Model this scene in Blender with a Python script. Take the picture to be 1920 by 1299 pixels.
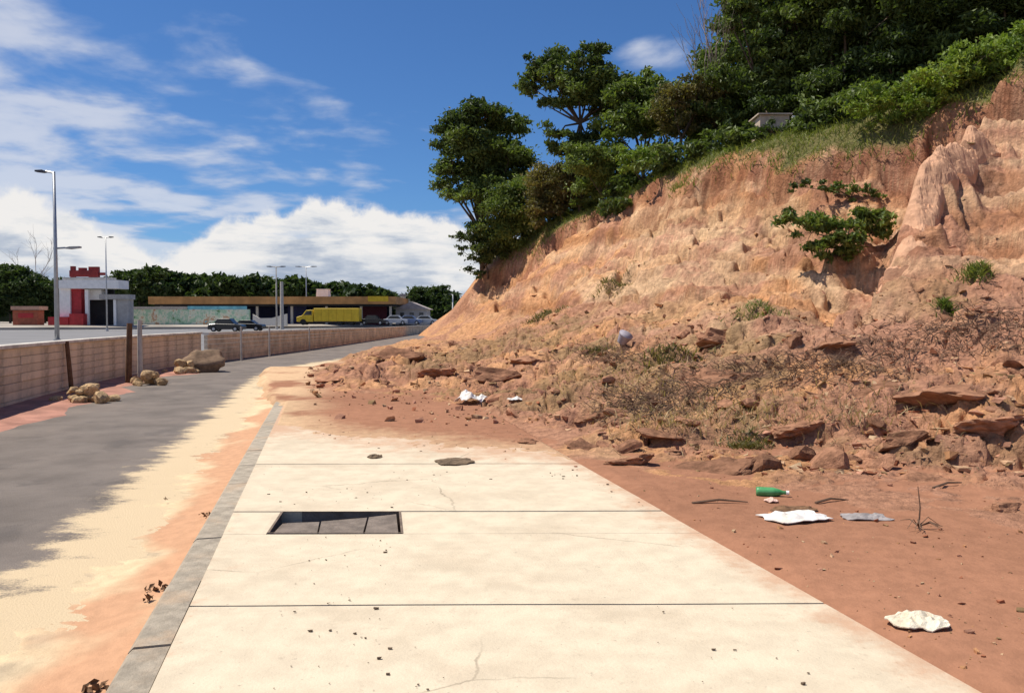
import bpy, bmesh, math, random
import numpy as np
from mathutils import Vector, Matrix, noise as mnoise
R = math.radians
for o in list(bpy.data.objects): bpy.data.objects.remove(o)
scene = bpy.context.scene
C = scene.collection

# ------------------------------------------------------------------ camera
F = 1500.0; PITCH = R(2.0); CH = 1.6
cd = bpy.data.cameras.new('camera'); cam = bpy.data.objects.new('camera', cd); C.objects.link(cam)
cam.location = (0, 0, CH); cam.rotation_euler = (R(90) - PITCH, 0, 0)
cd.sensor_width = 36; cd.lens = F / 1920 * 36; cd.clip_start = .05; cd.clip_end = 9000
scene.camera = cam
# ------------------------------------------------------------------ sun, sky, exposure
SUN_EL = 63.0; SUN_DIR = Vector((-.9, .16, 0)).normalized()      # horizontal direction towards the sun
sd = bpy.data.lights.new('sun', 'SUN'); sun = bpy.data.objects.new('sun', sd); C.objects.link(sun)
sd.energy = 4.8; sd.angle = R(.53); sd.color = (1, .925, .80)
to_sun = Vector((SUN_DIR.x * math.cos(R(SUN_EL)), SUN_DIR.y * math.cos(R(SUN_EL)), math.sin(R(SUN_EL))))
sun.rotation_euler = to_sun.to_track_quat('Z', 'Y').to_euler(); sun.location = (-20, 10, 40)
scene.view_settings.view_transform = 'Standard'; scene.view_settings.look = 'None'
scene.view_settings.exposure = 0.24; scene.view_settings.gamma = 1
scene.view_settings.use_curve_mapping = False

W = bpy.data.worlds.new('World'); scene.world = W; W.use_nodes = True
nt = W.node_tree; nt.nodes.clear()
class NG:
    """tiny node-graph helper"""
    def __init__(s, nt): s.nt = nt
    def n(s, t, **k):
        x = s.nt.nodes.new(t)
        for a, b in k.items(): setattr(x, a, b)
        return x
    def put(s, sock, v):
        if isinstance(v, bpy.types.NodeSocket): s.nt.links.new(v, sock)
        else: sock.default_value = v
    def m(s, op, a, b=0.0, c=0.0, clamp=False):
        x = s.n('ShaderNodeMath', operation=op, use_clamp=clamp)
        for i, v in enumerate((a, b, c)): s.put(x.inputs[i], v)
        return x.outputs[0]
    def mr(s, v, a, b, c=0.0, d=1.0, kind='SMOOTHSTEP'):
        x = s.n('ShaderNodeMapRange', interpolation_type=kind)
        for i, q in enumerate((v, a, b, c, d)): s.put(x.inputs[i], q)
        return x.outputs[0]
    def noise(s, vec, scale, detail=4, rough=.55, dist=0.0, fac=True):
        x = s.n('ShaderNodeTexNoise'); 
        if vec is not None: s.put(x.inputs['Vector'], vec)
        x.inputs['Scale'].default_value = scale; x.inputs['Detail'].default_value = detail
        x.inputs['Roughness'].default_value = rough; x.inputs['Distortion'].default_value = dist
        return x.outputs[0] if fac else x.outputs[1]
    def mix(s, f, a, b, mode='MIX'):
        x = s.n('ShaderNodeMix', data_type='RGBA', blend_type=mode)
        s.put(x.inputs[0], f); s.put(x.inputs[6], a); s.put(x.inputs[7], b)
        return x.outputs[2]
    def ramp(s, f, pts, interp='LINEAR'):
        x = s.n('ShaderNodeValToRGB'); cr = x.color_ramp; cr.interpolation = interp
        while len(cr.elements) < len(pts): cr.elements.new(.5)
        for e, (p, c) in zip(cr.elements, pts):
            e.position = p; e.color = (c, c, c, 1) if not isinstance(c, (tuple, list)) else (*c[:3], 1)
        s.put(x.inputs[0], f); return x.outputs[0]
    def vec(s, x, y, z):
        q = s.n('ShaderNodeCombineXYZ')
        for i, v in enumerate((x, y, z)): s.put(q.inputs[i], v)
        return q.outputs[0]
g = NG(nt)
sky = g.n('ShaderNodeTexSky', sky_type='NISHITA'); sky.sun_disc = False
sky.sun_elevation = R(SUN_EL); sky.sun_rotation = math.atan2(SUN_DIR.x, SUN_DIR.y)
sky.altitude = 300; sky.air_density = 1.0; sky.dust_density = .25; sky.ozone_density = 4.0
tc = g.n('ShaderNodeTexCoord'); sx = g.n('ShaderNodeSeparateXYZ'); nt.links.new(tc.outputs['Generated'], sx.inputs[0])
dx, dy, dz = sx.outputs
az = g.m('ARCTAN2', dx, dy)
hor = g.m('SQRT', g.m('ADD', g.m('MULTIPLY', dx, dx), g.m('MULTIPLY', dy, dy)))
el = g.m('DIVIDE', dz, g.m('MAXIMUM', hor, .01))
D = tc.outputs['Generated']
# cumulus bank standing over the horizon
azn = g.mr(az, -.8, .8, 0, 1, 'LINEAR')
top = g.ramp(azn, [(0, .12), (.15, .135), (.22, .10), (.235, .078), (.255, .080), (.285, .116), (.33, .133), (.37, .142), (.43, .125), (.48, .108), (.62, .10), (1, .12)])
bil = g.noise(D, 17, 7, .6)
top = g.m('ADD', top, g.m('MULTIPLY', g.m('SUBTRACT', bil, .5), .075))
m1 = g.mr(g.m('SUBTRACT', top, el), -.006, .012)
gapn = g.noise(g.vec(g.m('MULTIPLY', az, 3.0), g.m('MULTIPLY', el, 16), 1.7), 2.2, 5, .55)
m1 = g.m('MULTIPLY', m1, g.mr(gapn, .22, .36, .62, 1))
# thin altocumulus sheet
den = g.m('ADD', g.m('MAXIMUM', dz, 0), .10)
pv = g.vec(g.m('DIVIDE', dx, den), g.m('DIVIDE', dy, den), 0.3)
hn = g.noise(pv, 2.3, 7, .52, .15)
hb = g.noise(pv, .42, 2, .5)
cov = g.mr(az, -.62, .02, .12, -.17, 'LINEAR')
cov = g.m('ADD', cov, g.mr(el, .14, .42, .07, -.09, 'LINEAR'))
pd = g.m('ADD', g.m('POWER', g.m('ABSOLUTE', g.m('SUBTRACT', az, .235)), 2.0), g.m('POWER', g.m('ABSOLUTE', g.m('MULTIPLY', g.m('SUBTRACT', el, .318), 4.0)), 2.0))
cov = g.m('ADD', cov, g.mr(pd, .030, .0, 0, .21))
hv = g.m('ADD', g.m('ADD', g.m('MULTIPLY', hn, .75), g.m('MULTIPLY', hb, .25)), cov)
m2 = g.m('MULTIPLY', g.mr(hv, .48, .64), .72)
m2 = g.m('MULTIPLY', m2, g.mr(el, .0, .1))
m = g.m('SUBTRACT', 1.0, g.m('MULTIPLY', g.m('SUBTRACT', 1.0, m1), g.m('SUBTRACT', 1.0, m2)))
sh = g.noise(g.vec(g.m('MULTIPLY', az, 2.2), g.m('MULTIPLY', el, 9), 5.0), 4.2, 6, .6, .2)
depth = g.mr(g.m('SUBTRACT', top, el), .0, .09, .22, -.06, 'LINEAR')
ccol = g.ramp(g.m('ADD', sh, depth), [(.36, (.42, .50, .64)), (.47, (.60, .66, .76)), (.56, (.84, .86, .89)), (.66, (1, .98, .96))])
ccol = g.mix(m1, g.mix(g.mr(hv, .52, .68), (.56, .64, .82, 1), (.84, .86, .93, 1)), ccol)
b1 = g.n('ShaderNodeBackground'); b2 = g.n('ShaderNodeBackground'); b1.inputs[1].default_value = .078; b2.inputs[1].default_value = .74
skc = g.mix(1.0, sky.outputs[0], (.52, .80, 1.12, 1), 'MULTIPLY')
nt.links.new(skc, b1.inputs[0]); nt.links.new(ccol, b2.inputs[0])
mx = g.n('ShaderNodeMixShader'); nt.links.new(m, mx.inputs[0]); nt.links.new(b1.outputs[0], mx.inputs[1]); nt.links.new(b2.outputs[0], mx.inputs[2])
wo = g.n('ShaderNodeOutputWorld'); nt.links.new(mx.outputs[0], wo.inputs[0])

# ------------------------------------------------------------------ helpers
cp, sp = math.cos(PITCH), math.sin(PITCH)
def ray(px, py):
    a = (px - 960) / F; b = -(py - 649.5) / F
    return np.array((a, cp + b * sp, -sp + b * cp))
def P(px, py, Y):
    d = ray(px, py); k = Y / d[1]; return Vector((d[0] * k, Y, CH + d[2] * k))
def G(px, py, z=0.0):
    d = ray(px, py); k = (z - CH) / d[2]; return Vector((d[0] * k, d[1] * k, z))

def hash2(ix, iy, seed):
    n = (ix.astype(np.int64) * 374761393 + iy.astype(np.int64) * 668265263 + seed * 1442695041) & 0xFFFFFFFF
    n = ((n ^ (n >> 13)) * 1274126177) & 0xFFFFFFFF
    n = ((n ^ (n >> 16)) * 2246822519) & 0xFFFFFFFF
    return ((n ^ (n >> 15)) & 0xFFFFFF) / float(0xFFFFFF)
def vn(x, y, seed=0):
    x = np.asarray(x, float); y = np.asarray(y, float)
    ix = np.floor(x); iy = np.floor(y); fx = x - ix; fy = y - iy
    u = fx * fx * fx * (fx * (fx * 6 - 15) + 10); v = fy * fy * fy * (fy * (fy * 6 - 15) + 10)
    a = hash2(ix, iy, seed); b = hash2(ix + 1, iy, seed); c = hash2(ix, iy + 1, seed); d = hash2(ix + 1, iy + 1, seed)
    return (a + (b - a) * u) * (1 - v) + (c + (d - c) * u) * v
def fbm(x, y, oct=4, seed=0, gain=.5):
    s = 0; a = 1; t = 0; x = np.asarray(x, float); y = np.asarray(y, float)
    for i in range(oct):
        s = s + a * vn(x, y, seed + i * 17); t += a; a *= gain
        x, y = x * 1.62 + y * 1.18 + 3.1, y * 1.62 - x * 1.18 + 7.7
    return s / t
def sst(a, b, x):
    t = np.clip((np.asarray(x, float) - a) / (b - a), 0, 1); return t * t * (3 - 2 * t)

def link(name, me, mat=None, parent=None):
    o = bpy.data.objects.new(name, me); C.objects.link(o)
    if mat is not None and me is not None and not me.materials: me.materials.append(mat)
    if parent is not None: o.parent = parent
    return o
def mesh(name, v, f, smooth=False):
    me = bpy.data.meshes.new(name); me.from_pydata([tuple(map(float, p)) for p in v], [], [tuple(map(int, q)) for q in f]); me.update()
    if smooth: me.polygons.foreach_set('use_smooth', [True] * len(me.polygons))
    return me
def mesh_np(name, V, Fq, smooth=False):
    """V (n,3), Fq (m,k) uniform polygon size"""
    me = bpy.data.meshes.new(name); V = np.asarray(V, np.float32); Fq = np.asarray(Fq, np.int32)
    me.vertices.add(len(V)); me.vertices.foreach_set('co', V.ravel())
    k = Fq.shape[1]; me.loops.add(Fq.size); me.loops.foreach_set('vertex_index', Fq.ravel())
    me.polygons.add(len(Fq)); me.polygons.foreach_set('loop_start', np.arange(0, Fq.size, k, dtype=np.int32))
    me.update(calc_edges=True)
    me.polygons.foreach_set('use_smooth', np.full(len(Fq), bool(smooth)))
    me.validate(); return me
def tag(o, label=None, cat=None, group=None, kind=None):
    if label: o['label'] = label
    if cat: o['category'] = cat
    if group: o['group'] = group
    if kind: o['kind'] = kind
    return o
def thing(name, loc, label, cat, group=None):
    o = bpy.data.objects.new(name, None); C.objects.link(o); o.location = loc; o.empty_display_size = .2
    return tag(o, label, cat, group)
class MB:
    def __init__(s): s.v = []; s.f = []
    def add(s, v, f):
        k = len(s.v); s.v += [tuple(p) for p in v]; s.f += [tuple(i + k for i in q) for q in f]
    def box(s, x0, x1, y0, y1, z0, z1):
        s.add([(x0, y0, z0), (x1, y0, z0), (x1, y1, z0), (x0, y1, z0), (x0, y0, z1), (x1, y0, z1), (x1, y1, z1), (x0, y1, z1)],
              [(0, 3, 2, 1), (4, 5, 6, 7), (0, 1, 5, 4), (1, 2, 6, 5), (2, 3, 7, 6), (3, 0, 4, 7)])
    def tube(s, pts, rad, n=6, cap=True):
        pts = [Vector(p) for p in pts]; rings = []
        up = Vector((.13, .21, 1)).normalized()
        V = []; Fc = []
        for i, p in enumerate(pts):
            t = (pts[min(i + 1, len(pts) - 1)] - pts[max(i - 1, 0)]).normalized()
            a = t.cross(up)
            if a.length < .1: a = t.cross(Vector((1, 0, 0)))
            a.normalize(); b = t.cross(a)
            r = rad[i] if hasattr(rad, '__len__') else rad
            for k in range(n):
                q = 2 * math.pi * k / n; V.append(p + a * (r * math.cos(q)) + b * (r * math.sin(q)))
        for i in range(len(pts) - 1):
            for k in range(n):
                k2 = (k + 1) % n; Fc.append((i * n + k, i * n + k2, (i + 1) * n + k2, (i + 1) * n + k))
        if cap: Fc.append(tuple(range(n))[::-1]); Fc.append(tuple((len(pts) - 1) * n + k for k in range(n)))
        s.add(V, Fc)
    def prism(s, poly, axis, a0, a1):
        """poly of 2-D points extruded along axis ('x' or 'y' or 'z')"""
        n = len(poly)
        def mk(p, a): return {'x': (a, p[0], p[1]), 'y': (p[0], a, p[1]), 'z': (p[0], p[1], a)}[axis]
        V = [mk(p, a0) for p in poly] + [mk(p, a1) for p in poly]
        Fc = [tuple(range(n)), tuple(range(2 * n - 1, n - 1, -1))] + [(i, i + n, (i + 1) % n + n, (i + 1) % n) for i in range(n)]
        s.add(V, Fc)
    def build(s, name, mat, parent=None, smooth=False, bevel=0):
        me = mesh(name, s.v, s.f, smooth)
        bm = bmesh.new(); bm.from_mesh(me)
        bmesh.ops.recalc_face_normals(bm, faces=bm.faces)
        if bevel: bmesh.ops.bevel(bm, geom=list(bm.edges), offset=bevel, segments=1, affect='EDGES', profile=.5)
        bm.to_mesh(me); bm.free()
        return link(name, me, mat, parent)

# ------------------------------------------------------------------ materials
MATS = {}
def mat(name, base, rough=.85, var=.25, scale=6.0, bump=.0, bscale=40.0, metal=0.0, col2=None, spec=.3, attr=None, objrand=0.0, detail=6, extra=None):
    if name in MATS: return MATS[name]
    m = bpy.data.materials.new(name); m.use_nodes = True; t = m.node_tree; b = t.nodes['Principled BSDF']; q = NG(t)
    tcn = q.n('ShaderNodeTexCoord').outputs['Object']
    if attr:
        a = q.n('ShaderNodeAttribute', attribute_name=attr); c0 = a.outputs['Color']
    else: c0 = (*base, 1)
    nz = q.noise(tcn, scale, detail, .62)
    f = q.mr(nz, .32, .68)
    if attr: c = q.mix(1.0, c0, q.ramp(f, [(0, 1 - var), (1, 1 + var * .55)]), 'MULTIPLY')
    else:
        hi = col2 if col2 else tuple(min(1, x * (1 + var * .5)) for x in base)
        lo = tuple(x * (1 - var) for x in base) if not col2 else base
        c = q.mix(f, (*lo, 1), (*hi, 1))
    if objrand:
        oi = q.n('ShaderNodeObjectInfo').outputs['Random']
        c = q.mix(1.0, c, q.ramp(oi, [(0, 1 - objrand), (1, 1 + objrand * .5)]), 'MULTIPLY')
    if extra: c = extra(q, c, tcn)
    if name == 'red_soil': c = q.mix(a.outputs['Alpha'], c0, c)
    t.links.new(c, b.inputs['Base Color'])
    b.inputs['Roughness'].default_value = rough; b.inputs['Metallic'].default_value = metal; b.inputs['Specular IOR Level'].default_value = spec
    if bump:
        bn = q.n('ShaderNodeBump'); bn.inputs['Strength'].default_value = bump
        if name == 'red_soil': t.links.new(a.outputs['Alpha'], bn.inputs['Strength'])
        bn.inputs['Distance'].default_value = .06 if name == 'red_soil' else .03
        h = q.noise(tcn, bscale, 8, .65); t.links.new(h, bn.inputs['Height']); t.links.new(bn.outputs[0], b.inputs['Normal'])
    MATS[name] = m; return m

def soil_extra(q, c, tcn):
    # fine grit and pale grains
    n1 = q.noise(tcn, 22, 5, .7); n2 = q.noise(tcn, 2.2, 5, .65)
    c = q.mix(q.mr(n1, .62, .8, 0, .35), c, (.60, .40, .27, 1))
    c = q.mix(q.mr(n1, .38, .22, 0, .4), c, (.20, .095, .06, 1))
    return q.mix(q.mr(n2, .60, .75, 0, .18), c, (.34, .16, .10, 1))
M_soil = mat('red_soil', (1, 1, 1), .95, .30, 7.0, 1.0, 16, attr='soil', spec=.08, extra=soil_extra)
M_clod = mat('soil_clod', (.39, .20, .12), .95, .40, 3.0, .8, 12, spec=.08, objrand=.38)
M_clodstuff = mat('soil_rubble', (1, 1, 1), .95, .25, 5.0, .6, 20, spec=.08, attr='soil')
def asphalt_extra(q, c, tcn):
    d0 = q.noise(tcn, .9, 7, .65, .4); c = q.mix(q.mr(d0, .46, .36, 0, .45), c, (.085, .075, .07, 1)); d = q.noise(tcn, .55, 6, .6); c = q.mix(q.mr(d, .48, .74, 0, .5), c, (.27, .22, .185, 1))
    sep = q.n('ShaderNodeSeparateXYZ'); q.nt.links.new(tcn, sep.inputs[0])
    fine = q.noise(tcn, 90, 3, .8); c = q.mix(q.mr(fine, .55, .75, 0, .4), c, (.27, .25, .24, 1))
    dst = q.n('ShaderNodeAttribute', attribute_name='dust').outputs['Fac']
    mp = q.n('ShaderNodeMapping'); mp.inputs['Scale'].default_value = (1.0, 1.8, 1); q.nt.links.new(tcn, mp.inputs[0])
    dn = q.m('ADD', q.m('MULTIPLY', q.noise(mp.outputs[0], 1.6, 8, .7), .75), q.m('MULTIPLY', q.noise(tcn, 60, 3, .7), .25))
    c = q.mix(q.mr(q.m('ADD', dn, q.m('MULTIPLY', dst, .42)), .66, .82, 0, .9), c, (.68, .53, .335, 1))
    return c
M_asphalt = mat('asphalt', (.18, .152, .131), .85, .22, 1.2, .5, 70, spec=.25, extra=asphalt_extra)
M_highway = mat('highway_asphalt', (.20, .195, .195), .8, .15, .2)
M_line = mat('road_paint', (.72, .70, .66), .7, .15, 1.0)
def conc_extra(q, c, tcn):
    n = q.noise(tcn, 1.3, 7, .65); c = q.mix(q.mr(n, .46, .68, 0, .5), c, (.48, .39, .28, 1))
    n3 = q.noise(tcn, .5, 4, .6); c = q.mix(q.mr(n3, .55, .72, 0, .28), c, (.60, .44, .32, 1))
    n2 = q.noise(tcn, 24, 4, .75); c = q.mix(q.mr(n2, .62, .74, 0, .6), c, (.20, .17, .135, 1))
    n4 = q.noise(tcn, 7, 6, .7); c = q.mix(q.mr(n4, .58, .76, 0, .45), c, (.33, .27, .20, 1))
    du = q.n('ShaderNodeAttribute', attribute_name='dust').outputs['Fac']; c = q.mix(q.mr(q.m('ADD', q.m('MULTIPLY', q.noise(tcn, 3.0, 8, .7), .8), q.m('MULTIPLY', du, .35)), .52, .80, 0, .75), c, (.50, .29, .18, 1))
    vo = q.n('ShaderNodeTexVoronoi', feature='DISTANCE_TO_EDGE'); vo.inputs['Scale'].default_value = .55; q.nt.links.new(q.mix(.12, tcn, q.noise(tcn, 2.0, 5, .7, 0, False)), vo.inputs['Vector'])
    return q.mix(q.m('MULTIPLY', q.mr(vo.outputs['Distance'], .0, .005, .6, 0), q.mr(n3, .50, .60)), c, (.22, .18, .13, 1))
M_conc = mat('sidewalk_concrete', (.64, .545, .405), .9, .10, 5.0, .25, 60, spec=.2, extra=conc_extra)
def kerb_extra(q, c, tcn):
    geo = q.n('ShaderNodeNewGeometry').outputs['Position']
    c = q.mix(q.mr(q.noise(geo, 1.6, 6, .65), .50, .70, 0, .6), c, (.52, .36, .23, 1)); return q.mix(q.mr(q.noise(geo, 7, 5, .7), .55, .75, 0, .5), c, (.19, .16, .13, 1))
M_kerb = mat('kerb_concrete', (.42, .36, .28), .9, .25, 9.0, .5, 60, objrand=.12, extra=kerb_extra)
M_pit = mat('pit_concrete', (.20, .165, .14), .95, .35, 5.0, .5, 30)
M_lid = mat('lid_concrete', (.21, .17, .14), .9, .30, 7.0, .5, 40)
M_base = mat('joint_fill', (.20, .16, .12), .95)
M_sand = mat('sand', (1, 1, 1), .95, .10, 9.0, .35, 60, spec=.1, attr='soil')
M_ground = mat('dry_ground', (.26, .19, .11), .95, .35, .4)
M_verge = mat('verge_grass', (.14, .15, .06), .95, .5, .35)
M_wall = mat('wall_concrete', (.66, .53, .385), .92, .35, 1.7, .5, 30, objrand=.12)
M_coping = mat('coping_concrete', (.62, .57, .50), .9, .25, 2.5, .3, 30)
M_stone = mat('yellow_stone', (.54, .37, .20), .92, .40, 4.0, .6, 20, objrand=.25)
M_boulder = mat('brown_boulder', (.27, .18, .115), .92, .40, 3.0, .7, 14)
M_bark = mat('bark', (.13, .095, .07), .95, .4, 5.0)
M_barebark = mat('bare_bark', (.34, .28, .25), .95, .3, 5.0)
M_twig = mat('dead_twig', (.21, .13, .085), .95, .5, 3.0)
M_wood = mat('post_wood', (.16, .085, .045), .9, .35, 8.0)
M_galv = mat('galvanised_steel', (.45, .46, .47), .45, .12, 4.0, metal=.6)
M_dark = mat('dark_metal', (.07, .07, .08), .5, .2, 5.0)
M_pale = mat('pale_concrete_post', (.52, .48, .42), .85, .2, 5.0)
M_white = mat('white_paint', (.84, .83, .80), .7, .08, 2.0)
M_red = mat('red_paint', (.42, .03, .035), .5, .2, 2.0)
M_brick = mat('red_brown_paint', (.35, .10, .055), .7, .25, 2.0)
M_grey = mat('grey_render', (.40, .39, .38), .85, .18, 1.5)
M_black = mat('opening_shade', (.025, .025, .028), .7, .2, 1.0)  # near-black colour stands for the shade under the canopy and long roof
M_yellow = mat('yellow_paint', (.68, .46, .03), .5, .12, 1.5)
M_roof = mat('ochre_fascia', (.52, .27, .10), .8, .25, .6)
M_blue = mat('dark_blue_paint', (.03, .035, .12), .6, .2, 1.0)
M_turq = mat('turquoise_paint', (.20, .52, .60), .7, .3, .8)
M_carblack = mat('black_car_paint', (.012, .012, .014), .25, .1, 1.0, spec=.5)
M_glass = mat('car_glass', (.03, .035, .04), .1, .1, 1.0, spec=.6)
M_tyre = mat('tyre', (.02, .02, .02), .8, .2, 5.0)
M_plastic = mat('white_plastic', (.66, .60, .52), .5, .06, 7, col2=(.86, .84, .80))
M_foam = mat('cream_foam', (.62, .52, .38), .8, .12, 9, .5, 40, col2=(.84, .78, .62))
M_green = mat('green_plastic', (.035, .20, .06), .35, .4, 12, spec=.5, col2=(.10, .36, .14))
M_drygrass = mat('dry_grass', (.30, .24, .11), .95, .35, 3.0)
M_leaflit = mat('dead_leaf', (.19, .105, .055), .9, .4, 20)
M_greypl = mat('grey_plastic', (.33, .30, .29), .6, .25, 12)
M_mural = None
def leaf_mat(name, a, b):
    m = bpy.data.materials.new(name); m.use_nodes = True; t = m.node_tree; q = NG(t); bs = t.nodes['Principled BSDF']
    at = q.n('ShaderNodeAttribute', attribute_name='leaf').outputs['Fac']
    c = q.ramp(at, [(0, a), (1, b)])
    t.links.new(c, bs.inputs['Base Color']); bs.inputs['Roughness'].default_value = .55; bs.inputs['Specular IOR Level'].default_value = .3
    tr = q.n('ShaderNodeBsdfTranslucent'); t.links.new(q.mix(1.0, c, (1.2, 1.35, .55, 1), 'MULTIPLY'), tr.inputs[0])
    mxs = q.n('ShaderNodeMixShader'); mxs.inputs[0].default_value = .30
    t.links.new(bs.outputs[0], mxs.inputs[1]); t.links.new(tr.outputs[0], mxs.inputs[2])
    t.links.new(mxs.outputs[0], t.nodes['Material Output'].inputs[0]); return m
L_dark = leaf_mat('leaf_dark', (.030, .052, .017), (.17, .225, .06))
L_mid = leaf_mat('leaf_mid', (.05, .085, .022), (.22, .28, .07))
L_bright = leaf_mat('leaf_bright', (.08, .14, .025), (.29, .37, .07))
L_dry = leaf_mat('leaf_dry', (.07, .07, .025), (.24, .20, .075))
L_grass = leaf_mat('leaf_grass', (.09, .12, .025), (.26, .28, .08))
L_far = leaf_mat('leaf_far', (.022, .042, .016), (.075, .11, .03))

# ------------------------------------------------------------------ road frame
TH = R(13.2); U = np.array((-math.sin(TH), math.cos(TH)))          # sidewalk direction
KI = G(443, 947); SR = G(1230, 950)                                 # kerb inner edge / sidewalk outer edge points
def inner_x(Y): return KI.x + (Y - KI.y) * U[0] / U[1]
def outer_x(Y): return SR.x + (Y - SR.y) * U[0] / U[1]
KW = .205                                                           # kerb width measured along x
ROADZ = -.12
wall_pts = [(-6.6, 1), (-7.35, 5), (-8.5, 10), (-9.65, 15), (-10.75, 20), (-11.35, 24), (-11.72, 28), (-11.8, 31), (-11.6, 36), (-11.3, 42), (-11.1, 52), (-10.95, 65), (-10.6, 82), (-9.9, 105), (-8.4, 135), (-5.5, 175)]
WY = np.array([p[1] for p in wall_pts], float); WX = np.array([p[0] for p in wall_pts], float)
def wall_x(Y):
    return np.interp(Y, WY, WX)
def kerb_x(Y):                                                      # road-side edge of the kerb
    a = inner_x(Y) - KW; b = wall_x(Y) + 5.3
    w = sst(20, 34, Y); return a * (1 - w) + b * w
def wall_top(Y): return np.interp(Y, [0, 15, 31, 44, 67, 110, 175], [1.15, 1.12, 1.06, 1.0, .86, .74, .7])

# ground sheet to the horizon
S = 4000
o = link('ground', mesh('ground', [(-S, -S, -.45), (S, -S, -.45), (S, S, -.45), (-S, S, -.45)], [(0, 1, 2, 3)]), M_ground); tag(o, kind='structure')
# service road
ys = np.concatenate([np.linspace(-6, 40, 120), np.linspace(41, 175, 70)])
V = []; Fc = []; NX = 44; dust = []
for Y in ys:
    x0 = wall_x(Y) - .05; x1 = kerb_x(Y) + .02
    for i in range(NX + 1):
        t = i / NX; x = x0 + (x1 - x0) * t
        V.append((x, Y, ROADZ + .012 * math.sin(math.pi * t) + .006 * (float(vn(x * .7, Y * .7, 3)) - .5))); dust.append((float(kerb_x(Y)) - x, Y))
for j in range(len(ys) - 1):
    for i in range(NX):
        a = j * (NX + 1) + i; Fc.append((a, a + 1, a + NX + 2, a + NX + 1))
me = mesh('service_road', V, Fc, True); da = np.array(dust); dw = .78 + .9 * sst(4.6, 3.0, da[:, 1]); dv = sst(dw + 1.0, dw - .25, da[:, 0]) * (1 - .6 * sst(26, 40, da[:, 1])) + .35 * sst(3.9, 5.2, da[:, 0])
at = me.attributes.new('dust', 'FLOAT', 'POINT'); at.data.foreach_set('value', dv.astype(np.float32))
o = link('service_road', me, M_asphalt); tag(o, kind='structure')
# highway beyond the wall, rising forecourt beyond it
fx = np.array([-300, -120, -70, -40, -20, -6]); fy = np.array([60, 88, 103, 117, 138, 178])
V = []; Fc = []
ycol = np.linspace(-30, 178, 90)
for Y in ycol:
    r = wall_x(Y) - .3; 
    for k in range(9): V.append((r + (-300 - r) * (k / 8) ** 2, Y, .10))
for j in range(len(ycol) - 1):
    for k in range(8):
        a = j * 9 + k; Fc.append((a, a + 9, a + 10, a + 1))
o = link('highway', mesh('highway', V, Fc), M_highway); tag(o, kind='structure')
V = []; Fc = []
for x, y in zip(fx, fy): V += [(x, y, .06), (x, y, .42), (x + 1, y + 4, .66), (x + 40, y + 420, 1.2)]
for i in range(len(fx) - 1):
    for k in range(3): a = i * 4 + k; Fc.append((a, a + 4, a + 5, a + 1))
o = link('forecourt', mesh('forecourt', V, Fc), mat('forecourt_paving', (.36, .32, .27), .9, .3, .15)); tag(o, kind='structure')
b = MB()
for i in range(len(fx) - 1):
    p = Vector((fx[i], fy[i], 0)); q = Vector((fx[i + 1], fy[i + 1], 0)); n = Vector((q.y - p.y, p.x - q.x, 0)).normalized()
    for off, w in ((3.0, .35), (9, .2)):
        a0 = p + n * off; a1 = q + n * off
        b.add([(a0.x, a0.y, .106), (a1.x, a1.y, .106), (a1.x + n.x * w, a1.y + n.y * w, .106), (a0.x + n.x * w, a0.y + n.y * w, .106)], [(0, 1, 2, 3)])
o = b.build('lane_marking', M_line); tag(o, kind='structure')

# ------------------------------------------------------------------ sidewalk: slabs, kerb stones, drain pit
sub = MB()
V = []; Fc = []
for j, Y in enumerate(np.linspace(-4, 20, 40)):
    V += [(inner_x(Y) - .02, Y, -.045), (outer_x(Y) - .02, Y, -.045)]
    if j: a = 2 * j; Fc.append((a - 2, a - 1, a + 1, a))
# pit opening corners
pc = [G(527, 958), G(752, 957), G(756, 998), G(500, 998)]
PY0 = (pc[2].y + pc[3].y) / 2; PY1 = (pc[0].y + pc[1].y) / 2
def pitx(Y, side):
    t = (Y - PY0) / (PY1 - PY0); a = pc[3 - side]; c = pc[0 + side]
    return a.x + (c.x - a.x) * t
Fc = [f for f in Fc if not (V[f[0]][1] < PY1 + .1 and V[f[2]][1] > PY0 - .1)]
sidewalk = tag(link('sidewalk', mesh('sidewalk', V, Fc), M_base), kind='structure')
joint0 = G(940, 1131).y; joint1 = PY1 + .012                        # joints across the walk
step = joint1 - joint0
joints = [joint0 + step * k for k in range(-4, 7)]
SK = .012
def slab(y0, y1, xa, xb, name='slab', z=0.0):
    """slab quad between joints; xa, xb functions of Y; fine top grid so the surface can be slightly uneven"""
    g_ = .009; y0 += g_; y1 -= g_; nx = 10; ny = 5; v = []; f = []
    for j in range(ny + 1):
        for i in range(nx + 1):
            t = j / ny; s_ = i / nx; Y = y0 + (y1 - y0) * t
            x = xa(Y) + (xb(Y) - xa(Y)) * s_; Yr = Y + SK * (x - 0)
            e = min(i, nx - i, j, ny - j); 
            v.append((x, Yr, z + .004 * (float(vn(x * 1.3, Yr * 1.3, 5)) - .5) - (.004 if e == 0 else 0)))
    for j in range(ny):
        for i in range(nx): a = j * (nx + 1) + i; f.append((a, a + 1, a + nx + 2, a + nx + 1))
    per = [i for i in range(nx + 1)] + [j * (nx + 1) + nx for j in range(1, ny + 1)] + [ny * (nx + 1) + i for i in range(nx - 1, -1, -1)] + [j * (nx + 1) for j in range(ny - 1, 0, -1)]
    k = len(v); v += [(v[i][0], v[i][1], v[i][2] - .10) for i in per]
    for q in range(len(per)): q2 = (q + 1) % len(per); f.append((per[q], k + q, k + q2, per[q2]))
    return v, f
ix = lambda Y: inner_x(Y) + .006; ox = lambda Y: outer_x(Y)
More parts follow.
